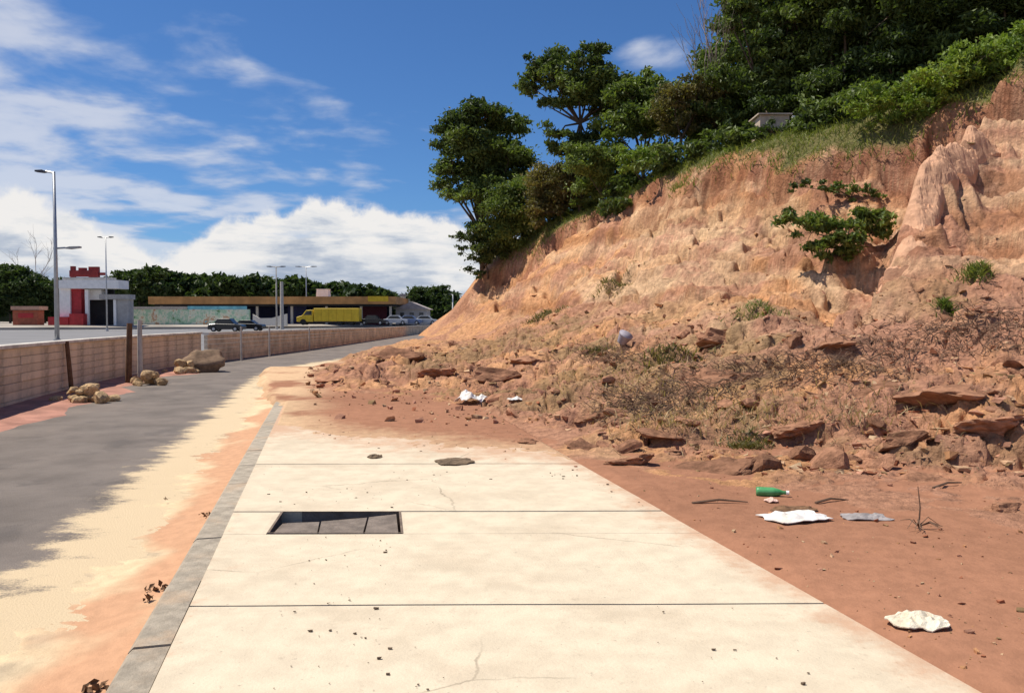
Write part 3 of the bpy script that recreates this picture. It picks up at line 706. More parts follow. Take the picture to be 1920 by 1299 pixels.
# the larger slumped slabs one can point at
slabs = [
    (925, 712, 105, 34, 'large cracked soil slab with a dark hollow under its edge, left part of the debris'),
    (985, 684, 70, 30, 'tan soil slab leaning behind the large cracked slab'),
    (1190, 866, 95, 34, 'pale soil slab at the debris toe beside the sidewalk corner'),
    (1090, 842, 66, 24, 'small pale slab just beyond the sidewalk corner'),
    (1345, 886, 130, 26, 'long low soil slab with a dark lower edge above the green bottle'),
    (1345, 712, 150, 34, 'long tan slab overhanging a dark streak of dead roots'),
    (1350, 640, 90, 46, 'upright tan wedge of soil beside the dark weeds in mid debris'),
    (1790, 752, 150, 38, 'broad brown soil block with a black crack at right of the debris'),
    (1870, 800, 110, 40, 'smooth brown soil block at the right picture edge'),
    (735, 668, 78, 30, 'pinkish soil boulder at the far end of the debris near the road'),
    (630, 715, 56, 22, 'reddish clod at the far left tip of the landslide'),
    (1640, 868, 84, 40, 'angular reddish soil block near the toe above the grey plastic'),
    (1890, 960, 74, 22, 'flat orange soil slab on the mud at the right edge'),
    (985, 830, 48, 18, 'dark red clod at the back edge of the clean sidewalk'),
    (1500, 800, 100, 30, 'flat tan slab in mid debris right of the olive weed tuft'),
    (1620, 745, 110, 30, 'broad tan slab just below the streak of dead roots'),
    (1250, 822, 80, 24, 'flat reddish slab above the pale slab at the toe'),
    (1110, 780, 70, 22, 'flat slab near the small white scrap'),
    (1700, 830, 90, 28, 'flat reddish slab above the angular block near the toe'),
    (1560, 655, 90, 22, 'thin slab at the upper edge of the dead roots'),
    (820, 700, 70, 24, 'flat red slab left of the large cracked slab'),
    (1735, 905, 90, 30, 'reddish soil block at the toe left of the flat orange slab')]
for i, (px, py, wpx, hpx, lab) in enumerate(slabs):
    p = hit(px, py); s = wpx * 1.22 / F * p.y / 2; hz = max(hpx / F * p.y / 2 / .5, s * .75)
    o = put_rock('soil_block', bigc[i % 6], (p.x, p.y + s * .25, p.z - s * .06), (s * 1.1, s * .85, hz), rng.uniform(-.5, .5) + (i % 2) * 3.1, None, lab, 'soil block', 'larger slabs of slumped soil', (rng.uniform(-.18, .1), rng.uniform(-.2, .2)))
# individual clods, biggest in view first
cand = []
while len(cand) < 1500:
    y = math.exp(rng.uniform(math.log(8.2), math.log(30))); q = rng.uniform(-.24, .66); cand.append((q * y, y))
cx = np.array(cand); zc, hc, lc, fc_, dc, pc_, _ = terr(cx[:, 0], cx[:, 1], True)
ok = [(cx[i, 0], cx[i, 1], zc[i]) for i in range(len(cx)) if dc[i] > .35 and hc[i] > lc[i] + .02][:262]
for i, (x, y, z_) in enumerate(ok):
    s = rng.choice((.045, .055, .06, .075, .09, .12, .2)) * (1 + .02 * y)
    put_rock('soil_clod', clods[i % 8], (x, y, z_ - s * .05), (s * rng.uniform(.9, 1.7), s * rng.uniform(.8, 1.1), s * rng.uniform(.7, 1.1)), rng.uniform(0, 6.3), None,
             'small broken reddish clod lying loose on the landslide debris', 'clod', 'loose clods on the debris', (rng.uniform(-.4, .4), rng.uniform(-.4, .4)))
# the uncountable rest
iv = np.array([(x, y, z_) for z_ in (-1, 1) for y in (-1, 1) for x in (-1, 1)], float) * .8
jf = np.array([(0, 2, 3), (0, 3, 1), (4, 5, 7), (4, 7, 6), (0, 1, 5), (0, 5, 4), (2, 6, 7), (2, 7, 3), (0, 4, 6), (0, 6, 2), (1, 3, 7), (1, 7, 5)])
nr_ = np.random.RandomState(4)
def rubble(name, n, ylo, yhi, accept, smin, smax, seed, pal, label, lift=-.12, el=2.0):
    r = np.random.RandomState(seed); y = np.exp(r.uniform(math.log(ylo), math.log(yhi), n)); x = r.uniform(-.26, .68, n) * y
    z_, h_, l_, fa, de, pl, _ = terr(x, y, True); k = accept(x, y, z_, h_, l_, fa, de, pl, r); x, y, z_ = x[k], y[k], z_[k]; n = len(x)
    s = smin * (smax / smin) ** (r.uniform(0, 1, n) ** 3.0) * (1 + .02 * y)
    VV = np.empty((n, len(iv), 3)); ang = r.uniform(0, 6.3, n); ca_, sa = np.cos(ang), np.sin(ang)
    base = (iv[None] * (1 + r.uniform(-.75, .25, (n, len(iv), 3))) + iv[None, :, [1, 2, 0]] * r.uniform(-.5, .5, (n, 1, 3))) * (s[:, None, None] * np.stack([r.uniform(.8, el, n), r.uniform(.7, 1.2, n), r.uniform(.3 if el > 1.6 else .6, .8 if el > 1.6 else 1.1, n)], -1)[:, None, :])
    VV[..., 0] = base[..., 0] * ca_[:, None] - base[..., 1] * sa[:, None] + x[:, None]; VV[..., 1] = base[..., 0] * sa[:, None] + base[..., 1] * ca_[:, None] + y[:, None]; VV[..., 2] = base[..., 2] + z_[:, None] + lift * s[:, None]
    FF = (jf[None] + (np.arange(n) * len(iv))[:, None, None]).reshape(-1, 3)
    me = mesh_np(name, VV.reshape(-1, 3), FF); pa = np.array(pal); c = pa[r.randint(0, len(pa), n)] * r.uniform(.7, 1.2, (n, 1)); c = np.repeat(c, len(iv), 0)
    at = me.color_attributes.new('soil', 'FLOAT_COLOR', 'POINT'); at.data.foreach_set('color', np.c_[c, np.ones(len(c))].astype(np.float32).ravel())
    return tag(link(name, me, M_clodstuff), label, 'rubble', kind='stuff')
pal = [orange * .85, tan * .9, pink, dred * 1.3, olive, cream * .85, pink * 1.1]
rubble('fine_rubble', 15000, 8, 30, lambda x, y, z_, h_, l_, fa, de, pl, r: (de > .3) & (h_ > l_ + .01) & (r.uniform(0, 1, len(x)) < .75), .010, .062, 5, pal, 'fine crumbled soil and gravel covering the landslide debris')
rubble('face_crumbs', 2600, 12, 45, lambda x, y, z_, h_, l_, fa, de, pl, r: (fa > .3) & (pl < .1) & (r.uniform(0, 1, len(x)) < .7), .012, .055, 6, pal, 'crumbs of soil caught on the cut face')
rubble('mud_crumbs', 3800, 3.6, 18, lambda x, y, z_, h_, l_, fa, de, pl, r: (h_ < l_) & (l_ > -.08) & (x > inner_x(y)) & (r.uniform(0, 1, len(x)) < .18 + .5 * sst(-.25, .0, h_)), .004, .020, 8, pal, 'crumbs of soil scattered on the washed mud', .2, 1.5)
rubble('scattered_clods', 2600, 11.5, 27, lambda x, y, z_, h_, l_, fa, de, pl, r: (h_ < l_ + .03) & (l_ > -.06) & (x > kerb_x(y) - .1) & (x < 2.5) & (y > edge_y(x) + .4) & (r.uniform(0, 1, len(x)) < .10 + .9 * sst(-.16, .02, h_)), .010, .065, 28, pal, 'loose crumbs and clods strewn over the far mud', .25, 1.4)
# specks of dirt on the clean concrete
r = np.random.RandomState(12); n = 700; t = r.uniform(3, 11.5, n); u_ = r.uniform(.02, .98, n); clus = vn(u_ * 4, t * 1.0, 4) > .62; t, u_ = t[clus], u_[clus]; n = len(t)
x = inner_x(t) + (outer_x(t) - inner_x(t)) * u_; s = .0025 + .010 * r.uniform(0, 1, n) ** 4
VV = iv[None] * (1 + r.uniform(-.6, .2, (n, len(iv), 3))) * (s[:, None, None] * np.stack([r.uniform(.9, 2.2, n), r.uniform(.8, 1.2, n), r.uniform(.4, .7, n)], -1)[:, None, :]) + np.stack([x, t, np.full(n, .003)], -1)[:, None, :]
pitk = ~((t > PY0 - .05) & (t < PY1 + .05) & (x > pitx(PY0, 0) - .2) & (x < pitx(PY0, 1) + .1)); VV = VV[pitk]
FF = (jf[None] + (np.arange(len(VV)) * len(iv))[:, None, None]).reshape(-1, 3)
me = mesh_np('dirt_specks', VV.reshape(-1, 3), FF); tag(link('dirt_specks', me, mat('dark_dirt', (.13, .09, .06), .95, .4, 30)), 'dark specks of dirt scattered over the clean sidewalk', 'dirt', kind='stuff')

# stones along the far edge of the road
bould = rock_mesh('boulder', 300, 3, .55, .22, 6, False)
p = G(372, 699, ROADZ); put_rock('boulder', bould, (p.x, p.y + .3, ROADZ + .33), (.86, .7, .75), .2, M_boulder, 'large brown boulder standing on the road before the wall gap', 'boulder')
stn = [rock_mesh('stone', 310 + i, 2, .7, .25, 7) for i in range(4)]
lab = {'a': 'yellowish stone in the rubble heap nearest the camera, beside the wall', 'b': 'yellowish stone in the middle heap at the foot of the two posts', 'c': 'yellowish stone lying against the left side of the large boulder'}
grp = {'a': 'near stone heap', 'b': 'middle stone heap', 'c': 'stones by the boulder'}
for k, px, py, n_, spr, sz in [('a', 140, 758, 17, .42, .16), ('b', 264, 724, 12, .42, .16), ('c', 336, 702, 9, .40, .18)]:
    c0 = G(px, py, ROADZ); r2 = random.Random(ord(k))
    for i in range(n_):
        lay = 0 if i < n_ * .62 else 1; a = i * 2.4; d = spr * (r2.uniform(.35, 1.25) if lay == 0 else r2.uniform(0, .45)); s_ = sz * r2.uniform(.6, 1.15)
        put_rock('stone', stn[r2.randrange(4)], (c0.x + d * math.cos(a) * 1.25, c0.y + .35 + d * math.sin(a), ROADZ + s_ * .5 + lay * sz * 1.15), (s_ * r2.uniform(1, 1.35), s_, s_ * r2.uniform(.85, 1.2)), r2.uniform(0, 6), M_stone, lab[k], 'stone', grp[k], (r2.uniform(-.5, .5), r2.uniform(-.5, .5)))
# posts
def post(name, px, pyt, Y, r_, m, label, lean=0.0, cat='post', group=None):
    base = G(px, 700, ROADZ); x = (px - 960) / F * Y; zt = P(px, pyt, Y).z; b = MB()
    hgt = zt - ROADZ; b.tube([(0, 0, -.06), (lean * .5, 0, hgt * .5), (lean, 0, hgt)], [r_ * 1.1, r_, r_ * .9], 8)
    o = b.build(name, m); o.location = (x, Y, ROADZ); return tag(o, label, cat, group)
post('wooden_post', 133, 640, 18.2, .05, M_wood, 'thin dark wooden post leaning by the near stone heap', -.10)
post('wooden_post', 239, 606, 21.0, .075, M_wood, 'thick dark wooden post at the middle stone heap', .06)
post('concrete_post', 262, 600, 21.3, .065, M_pale, 'pale concrete post right of the thick wooden post', 0)
for px, Y, l in [(505, 36, 'pale thin post by the wall, nearer of the far pair'), (580, 43, 'pale thin post by the wall, farther of the far pair'), (452, 32.5, 'pale thin post by the wall just past the gap')]:
    post('concrete_post', px, 612, Y, .04, M_pale, l)

# ------------------------------------------------------------------ foliage
def leaves_obj(name, C_, N_, L_, Wd, seed, m, parent=None, shade=None):
    """leaf blades: centres C_, normals-ish N_, lengths L_; each a folded rhombus"""
    r = np.random.RandomState(seed); n = len(C_)
    d = r.normal(size=(n, 3)); d[:, 2] -= .25; d /= np.linalg.norm(d, axis=1)[:, None]
    u = np.cross(d, N_); u /= np.maximum(np.linalg.norm(u, axis=1), 1e-3)[:, None]; nn = np.cross(u, d)
    L = L_[:, None]; wd = L * Wd
    a = C_ - d * L * .5; c = C_ + d * L * .5 - nn * L * .12; b1 = C_ + u * wd * .5 + nn * wd * .18; b2 = C_ - u * wd * .5 + nn * wd * .18
    VV = np.stack([a, b1, c, b2], 1).reshape(-1, 3); k = np.arange(n) * 4
    FF = np.concatenate([np.stack([k, k + 1, k + 2], 1), np.stack([k, k + 2, k + 3], 1)])
    me = mesh_np(name, VV, FF); sh_ = r.uniform(0, 1, n) if shade is None else np.clip(shade + r.normal(size=n) * .18, 0, 1)
    at = me.attributes.new('leaf', 'FLOAT', 'POINT'); at.data.foreach_set('value', np.repeat(sh_, 4).astype(np.float32))
    return link(name, me, m, parent)
def crown_points(clumps, dens, seed):
    """clumps: (centre, radius); leaf sprays gathered round many twig ends so that the outline is ragged"""
    r = np.random.RandomState(seed); Cs = []; Ns = []; Sh = []
    for c, rad in clumps:
        c = np.array(c); ns = max(9, int(19 * (rad / 1.2) ** 1.1)); tone = r.uniform(.25, .75)
        for _ in range(ns):
            d = r.normal(size=3); d /= np.linalg.norm(d); d[2] = abs(d[2]) * .9 if r.rand() < .62 else d[2]
            pc0 = c + d * rad * r.uniform(.45, 1.3) * np.array((1.12, 1.05, .85)); sr = rad * r.uniform(.22, .42)
            k = max(5, int(dens * 1.75 * sr * sr)); q = r.normal(size=(k, 3)) * sr * np.array((.62, .62, .34)); Cs.append(pc0 + q)
            nrm = np.tile((0, 0, 1.0), (k, 1)) + r.normal(size=(k, 3)) * .55; Ns.append(nrm); Sh.append(np.full(k, tone + r.uniform(-.22, .22)))
    return np.concatenate(Cs), np.concatenate(Ns), np.concatenate(Sh)
def tree(name, base, clumps, label, cat='tree', m=L_dark, leaf=.2, dens=900, seed=0, trunk_r=.11, group=None, split=.45):
    base = Vector(base); t = thing(name, base, label, cat, group); r = random.Random(seed)
    b = MB(); ctr = sum((Vector(c) for c, _ in clumps), Vector()) / len(clumps)
    fork = base.lerp(Vector((ctr.x * .5 + base.x * .5, ctr.y * .6 + base.y * .4, ctr.z)), split)
    L = lambda v: Vector(v) - base
    mid = base.lerp(fork, .5) + Vector((r.uniform(-.1, .1), r.uniform(-.1, .1), 0))
    b.tube([L(base) - Vector((0, 0, .3)), L(mid), L(fork)], [trunk_r * 1.25, trunk_r, trunk_r * .8], 7)
    for c, rad in clumps:
        c = Vector(c); m1_ = fork.lerp(c, .5) + Vector((r.uniform(-.2, .2), r.uniform(-.2, .2), r.uniform(-.1, .25)))
        b.tube([L(fork), L(m1_), L(c)], [trunk_r * .6, trunk_r * .38, trunk_r * .16], 5, False)
        for _ in range(3):
            e_ = c + Vector((r.gauss(0, 1), r.gauss(0, 1), r.gauss(.3, .6))).normalized() * rad * .9
            b.tube([L(c), L(c.lerp(e_, .5)) + Vector((0, 0, .04)), L(e_)], [trunk_r * .2, trunk_r * .12, trunk_r * .05], 4, False)
    b.build('trunk', M_bark, t, True)
    Cs, Ns, Sh = crown_points([((np.array(c) - np.array(base)), rad) for c, rad in clumps], dens, seed + 1)
    rr = np.random.RandomState(seed + 2); leaves_obj('crown', Cs, Ns, leaf * .86 * rr.uniform(.5, 1.35, len(Cs)), .5, seed + 3, m, t, Sh)
    return t
def cl(Y, lst, jit=.9, seed=1):
    r = random.Random(seed); out = []
    for px, py, rp in lst:
        y = Y + r.uniform(-jit, jit); out.append((tuple(P(px, py, y)), 1.13 * rp / F * y))
    return out
def on(px, Y): x = (px - 960) / F * Y; return (x, Y, terr1(x, Y) - .05)
tree('hilltop_tree', on(905, 49.5), cl(49, [(905, 226, 36), (868, 246, 28), (938, 248, 34), (885, 278, 40), (925, 300, 40), (848, 272, 20), (846, 318, 24), (828, 330, 14), (880, 335, 38), (945, 340, 38), (900, 372, 36), (955, 300, 28)], 1.4, 11), 'leftmost dense tree leaning out over the sky at the cliff end', m=L_dark, leaf=.34, dens=560, seed=10, trunk_r=.16, split=.35)
tree('hilltop_tree', on(1088, 43), cl(43, [(1015, 132, 28), (1003, 168, 24), (1040, 122, 28), (1050, 165, 34), (1095, 122, 30), (1130, 108, 22), (1095, 165, 38), (1140, 170, 34), (1175, 172, 28), (1025, 198, 18), (1125, 205, 28), (1160, 215, 28), (1045, 255, 22), (1110, 262, 26), (1080, 285, 28)], 1.2, 12), 'flat-topped tree with thin trunk against blue sky, left of centre on the hill', m=L_dark, leaf=.30, dens=600, seed=20, trunk_r=.12, split=.78)
tree('hilltop_tree', on(1205, 40), cl(40, [(1185, 185, 36), (1215, 165, 30), (1240, 195, 40), (1175, 230, 36), (1215, 240, 40), (1160, 255, 28)], 1, 13), 'low rounded tree just right of the flat-topped tree', m=L_mid, leaf=.28, dens=620, seed=30, trunk_r=.1, split=.4)
tree('hilltop_tree', on(1268, 37), cl(37, [(1268, 190, 34), (1300, 215, 38), (1275, 235, 30), (1325, 190, 36), (1310, 165, 24)], .9, 14), 'olive-tinged tree with a pale bare trunk in the middle of the row', m=L_dry, leaf=.26, dens=600, seed=40, trunk_r=.09, split=.55)
tree('hilltop_tree', on(1360, 38), cl(38, [(1330, 135, 24), (1355, 165, 36), (1380, 200, 40), (1340, 230, 40), (1400, 235, 40), (1372, 255, 36)], 1, 15), 'dark bushy tree below the bare tree', m=L_dark, leaf=.26, dens=680, seed=50, trunk_r=.11, split=.4)
tree('hilltop_tree', on(1455, 36), cl(36, [(1385, 20, 26), (1375, 55, 22), (1420, 15, 34), (1440, 60, 36), (1430, 115, 40), (1425, 165, 40), (1470, 100, 46), (1470, 180, 46), (1440, 215, 36), (1500, 215, 40), (1500, 140, 46), (1490, 40, 44)], 1.2, 16), 'tall dark tree reaching the top edge beside the bare tree', m=L_dark, leaf=.27, dens=700, seed=60, trunk_r=.16, split=.35)
tree('hilltop_tree', on(1570, 34), cl(34, [(1540, 20, 50), (1590, 60, 56), (1545, 110, 54), (1560, 180, 50), (1600, 140, 54), (1600, 210, 40), (1530, 220, 40), (1640, 30, 50), (1580, -40, 60)], 1.3, 17), 'large dark tree behind the white post, crown cut by the top edge', m=L_dark, leaf=.26, dens=720, seed=70, trunk_r=.16, split=.35)
tree('hilltop_tree', on(1700, 32), cl(32, [(1670, 30, 60), (1720, 60, 60), (1660, 110, 54), (1730, 120, 50), (1680, 180, 46), (1760, 20, 60), (1640, 190, 40), (1730, -30, 60)], 1.2, 18), 'dense dark tree above the notch in the crest', m=L_dark, leaf=.25, dens=720, seed=80, trunk_r=.15, split=.35)
tree('hilltop_tree', on(1870, 31), cl(31, [(1810, 20, 60), (1860, 30, 60), (1915, 20, 60), (1960, 60, 70), (1830, 70, 50), (1900, 80, 54), (1880, -40, 70), (1980, 0, 70)], 1.2, 19), 'dark tree filling the top right corner', m=L_dark, leaf=.25, dens=720, seed=90, trunk_r=.16, split=.35)
# back row seen through the gaps
for i, (px, Y, lst) in enumerate([(1400, 46, [(1390, 120, 50), (1430, 60, 50), (1450, 180, 60), (1390, 200, 50)]), (1640, 44, [(1600, 60, 90), (1560, 150, 80), (1660, 160, 80), (1680, 40, 90)]), (1850, 42, [(1780, 80, 90), (1850, 40, 90), (1900, 110, 80), (1800, 150, 70), (1950, 40, 90)]), (1280, 48, [(1230, 215, 46), (1290, 235, 50), (1340, 220, 50)])]):
    tree('forest_tree', on(px, Y), cl(Y, lst, 1.0, 40 + i), ['dark forest tree glimpsed behind the tall tree by the bare one', 'dark forest tree glimpsed behind the two large middle trees', 'dark forest tree glimpsed behind the top right corner tree', 'dark forest tree glimpsed behind the olive-tinged tree'][i], m=L_dark, leaf=.42, dens=300, seed=400 + i * 10, trunk_r=.16, split=.4)
# shrubs on and below the crest
shr = [
    (960, 46.5, [(965, 385, 36), (1000, 370, 36), (935, 405, 36), (985, 415, 34), (950, 440, 34)], L_mid, 'thick shrub mass below the leftmost tree'),
    (915, 47, [(905, 440, 28), (880, 452, 18), (866, 445, 12), (915, 470, 26), (900, 492, 20), (902, 515, 12), (930, 455, 26), (866, 470, 9)], L_dark, 'dark shrub hanging at the left outline of the cliff'),
    (1050, 43.5, [(1035, 350, 38), (1070, 335, 34), (1045, 385, 36), (1085, 365, 32), (1020, 400, 28)], L_dry, 'brownish shrub between the leftmost and flat-topped trees'),
    (1130, 40, [(1110, 320, 36), (1145, 310, 32), (1125, 350, 34), (1160, 335, 30), (1095, 300, 30)], L_mid, 'green shrub on the crest under the flat-topped tree'),
    (1200, 37, [(1185, 300, 26), (1215, 290, 26), (1200, 320, 26), (1235, 305, 22)], L_bright, 'light green shrub on the crest under the low rounded tree'),
    (1690, 26.6, [(1640, 200, 30), (1675, 180, 34), (1700, 205, 36), (1665, 225, 28), (1712, 235, 24), (1740, 175, 38)], L_bright, 'yellow-green shrub over the notch in the crest'),
    (1800, 25.6, [(1765, 145, 38), (1810, 125, 38), (1795, 165, 32), (1840, 140, 36), (1765, 195, 26), (1735, 205, 26)], L_bright, 'yellow-green shrub left of the corner shrub at the top right'),
    (1900, 25, [(1850, 105, 38), (1890, 90, 38), (1930, 100, 38), (1870, 135, 30), (1915, 130, 32), (1960, 115, 40)], L_bright, 'yellow-green shrub at the right picture edge'),
    (1470, 31, [(1440, 245, 16), (1420, 262, 16), (1500, 245, 18), (1525, 235, 20)], L_dark, 'low dark shrub beside the beige block')]
for i, (px, Y, lst, mm, lab_) in enumerate(shr):
    tree('shrub', on(px, Y), cl(Y, lst, .6, 60 + i), lab_, 'shrub', mm, .22 if Y > 35 else .19, 900, 500 + i * 10, .05, 'shrubs along the crest', .3)
hb_ = hit(1590, 470)
def rel(pt, lst, dY=-.2): return [(tuple(P(px, py, pt.y + dY)), rp / F * pt.y) for px, py, rp in lst]
tree('shrub', hb_, rel(hb_, [(1490, 418, 26), (1522, 436, 32), (1560, 428, 30), (1605, 420, 34), (1650, 412, 26), (1545, 466, 28), (1590, 455, 36), (1640, 440, 28), (1580, 478, 20)]), 'large green bush growing in the middle of the cut face', 'shrub', L_mid, .20, 1500, 700, .05, None, .25)
hb2 = hit(1600, 375)
tree('shrub', hb2, rel(hb2, [(1500, 350, 15), (1535, 352, 13), (1570, 358, 17), (1605, 362, 20), (1640, 372, 14)], -.1), 'thin straggling sprig above the large bush on the cut face', 'shrub', L_dark, .17, 1800, 720, .035, None, .3)
# dark undergrowth filling the space behind the grass
lst = []; r_ = random.Random(31)
for a, c in zip(CR[:-2], CR[1:-1]):
    d = c - a; L = float(np.hypot(*d)); nrm = np.array((-d[1], d[0])) / L
    for k in range(int(L * 1.9) + 1):
        q = a + d * r_.random() + nrm * (r_.uniform(.9, 5.0) if a[1] < 36 else r_.uniform(-.5, 4.5)); hh = r_.uniform(.25, 1.1)
        if 1408 < 960 + F * q[0] / q[1] < 1500: continue
        lst.append(((q[0], q[1], terr1(q[0], q[1]) + hh * .6), r_.uniform(.45, .85)))
Cs, Ns, Sh = crown_points(lst, 420, 33); rr = np.random.RandomState(34)
tag(leaves_obj('undergrowth', Cs, Ns, .26 * rr.uniform(.6, 1.3, len(Cs)), .5, 35, L_dark, None, Sh), 'dark undergrowth under the hilltop trees', 'undergrowth', kind='stuff')
# bare tree
def bare(name, base, top_, label, seed, spread, m=M_barebark, r0=.08):
    base = Vector(base); b = MB(); r = random.Random(seed)
    def br(p, d, L, rad, lv):
        q = [p]; dd = d.copy()
        for k in range(4): dd = (dd + Vector((r.gauss(0, .1), r.gauss(0, .1), .05))).normalized(); q.append(q[-1] + dd * L / 4)
        b.tube([v - base for v in q], [rad, rad * .85, rad * .7, rad * .6, rad * .5], 5, False)
        if lv:
            for _ in range(4 if lv > 1 else 5):
                a = q[r.randrange(2, 5)]; nd = (dd + Vector((r.gauss(0, spread), r.gauss(0, spread), r.uniform(-.1, .4)))).normalized(); br(a, nd, L * r.uniform(.45, .7), rad * .5, lv - 1)
    br(base, (Vector(top_) - base).normalized(), (Vector(top_) - base).length * .6, r0, 3)
    t = thing(name, base, label, 'tree'); b.build('trunk', m, t); return t
bare('bare_tree', on(1345, 39), P(1335, -40, 39), 'leafless pale grey tree rising against the sky', 5, .42)
# grass fringe on the crest, weeds on the slope
def blades(name, pts, hgt, seed, m, label, cat='grass', parent=None, wid=.12, kind='stuff'):
    r = np.random.RandomState(seed); n = len(pts); pts = np.asarray(pts); d = np.c_[r.normal(size=(n, 2)) * .55, np.ones(n)]; L = hgt * r.uniform(.5, 1.3, n)
    a = r.uniform(0, 6.3, n); u = np.c_[np.cos(a), np.sin(a), np.zeros(n)] * (L * wid)[:, None]
    m_ = pts + d * L[:, None] * .5; e_ = pts + d * L[:, None] * np.array((1.5, 1.5, .85))
    VV = np.stack([pts - u * .5, pts + u * .5, m_ + u * .4, e_, m_ - u * .4], 1).reshape(-1, 3); k = np.arange(n) * 5
    FF = np.concatenate([np.stack([k, k + 1, k + 2], 1), np.stack([k, k + 2, k + 4], 1), np.stack([k + 4, k + 2, k + 3], 1)])
    me = mesh_np(name, VV, FF); at = me.attributes.new('leaf', 'FLOAT', 'POINT'); at.data.foreach_set('value', np.repeat(r.uniform(0, 1, n), 5).astype(np.float32))
    return tag(link(name, me, m, parent), label, cat, None, kind)
pts = []
r = np.random.RandomState(3)
for a, c in zip(CR[1:-1], CR[2:]):
    d = c - a; L = np.hypot(*d); nrm = np.array((-d[1], d[0])) / L
    k = int(L * 620); t = r.uniform(0, 1, k); o_ = r.uniform(-1.2, 2.4, k)
    pts.append(a + d * t[:, None] + nrm * o_[:, None])
pts = np.concatenate(pts); zz = terr(pts[:, 0], pts[:, 1]); li = crest_sd(pts[:, 0], pts[:, 1]) + (fbm(pts[:, 0] * .8, pts[:, 1] * .8, 4, 71) - .5) * 1.3 + (fbm(pts[:, 0] * .33, pts[:, 1] * .33, 2, 73) - .5) * 2.2
kq = (li < .12); pts = np.c_[pts, zz - .02][kq]
blades('crest_grass', pts, .24, 5, L_grass, 'yellow-green grass fringing the crest of the cut')
for i, (px, py, rad, hgt, m_, lab_) in enumerate([(1420, 592, 60, .14, L_grass, 'long low green weed clump above the upright tan wedge'), (1832, 515, 26, .17, L_grass, 'tall thin weed at right of the cut face'), (1776, 582, 18, .16, L_mid, 'tiny dark weed on the right slope'), (1400, 838, 46, .11, L_dry, 'olive weed tuft low in the debris near the toe'),
        (1250, 660, 66, .17, L_dry, 'dark olive weed patch beside the upright tan wedge'), (1120, 655, 40, .14, L_dry, 'olive weed patch around the pale grey pot'), (1020, 590, 46, .2, L_dry, 'dry weed patch on the left of the slope'), (1150, 530, 40, .18, L_dry, 'dry weed patch in the middle of the slope')]):
    c = hit(px, py); t = thing('weed', c, lab_, 'weed', 'weeds on the slope'); rr = np.random.RandomState(900 + i); k = 420; q = rr.normal(size=(k, 2)) * rad / F * c.y * np.array((.45, .35)); xy = q + np.array((c.x, c.y)); zz = terr(xy[:, 0], xy[:, 1])
    blades('blades', np.c_[q, zz - c.z - .02], hgt, 910 + i, m_, None, None, t, .16, 'stuff')

# dead roots and brushwood in the debris
def twigs(name, n, areas, seed, label, L0, r0, m=M_twig):
    r = random.Random(seed); b = MB()
    for _ in range(n):
        px, py, ax, ay = r.choice(areas); px = r.gauss(px, ax); py = r.gauss(py, ay); py = max(py, 560)
        Yg_ = None; HP.append((px, py, r.random(), r.uniform(.5, 1.6) * L0, r.uniform(.6, 1.4) * r0))
HP = []
areas = [(1300, 735, 60, 20), (1420, 705, 60, 18), (1550, 690, 60, 20), (1650, 670, 60, 22), (1780, 640, 70, 24), (1200, 760, 50, 18), (1850, 620, 50, 20), (1150, 670, 40, 12)]
twigs('x', 1500, areas, 9, '', .26, .006)
d_ = np.array([ray(a[0], a[1]) for a in HP]); Ys = np.geomspace(7.5, 30, 260); kk = Ys[None] / d_[:, 1:2]
XX = d_[:, :1] * kk; ZZ = CH + d_[:, 2:3] * kk; TT = terr(XX.ravel(), np.broadcast_to(Ys, XX.shape).ravel()).reshape(XX.shape); ii = np.argmax(TT >= ZZ, 1)
b = MB(); r = random.Random(2)
for j, (px, py, q, L, rad) in enumerate(HP):
    i = ii[j]; p = Vector((XX[j, i], Ys[i], TT[j, i] + .02)); a = r.gauss(.35, .55) + (math.pi if r.random() < .5 else 0); dv = Vector((math.cos(a), math.sin(a) * .8, r.uniform(-.1, .45))); md = p + dv * L * .5 + Vector((0, 0, r.uniform(0, .08)))
    b.tube([p, md, p + dv * L + Vector((r.gauss(0, .06), r.gauss(0, .06), r.gauss(0, .04)))], [rad, rad * .8, rad * .45], 4, False)
o = b.build('dead_brushwood', M_twig); tag(o, 'tangle of dead roots and twigs streaking across the debris', 'brushwood', kind='stuff')
r = random.Random(22)

rr = np.random.RandomState(55); ar = [(1250, 790, 70, 22), (1150, 725, 60, 20), (1320, 780, 70, 25), (1450, 790, 70, 25), (1080, 640, 60, 25), (1200, 690, 60, 20), (1000, 620, 50, 25), (1600, 780, 90, 30)]
pk = np.array([ar[i] for i in rr.randint(0, len(ar), 2600)]); px_ = rr.normal(pk[:, 0], pk[:, 2]); py_ = np.maximum(rr.normal(pk[:, 1], pk[:, 3]), 560)
d_ = np.array([ray(a, c) for a, c in zip(px_, py_)]); kk = Ys[None] / d_[:, 1:2]; XX = d_[:, :1] * kk; ZZ = CH + d_[:, 2:3] * kk; TT = terr(XX.ravel(), np.broadcast_to(Ys, XX.shape).ravel()).reshape(XX.shape); ii = np.argmax(TT >= ZZ, 1); jj = np.arange(len(ii)); okk = ii > 0
blades('dry_straw', np.c_[XX[jj, ii], Ys[ii], TT[jj, ii] - .01][okk], .15, 56, leaf_mat('leaf_straw', (.22, .155, .075), (.52, .40, .22)), 'dry straw-coloured grass strewn over the debris', 'straw', None, .07)

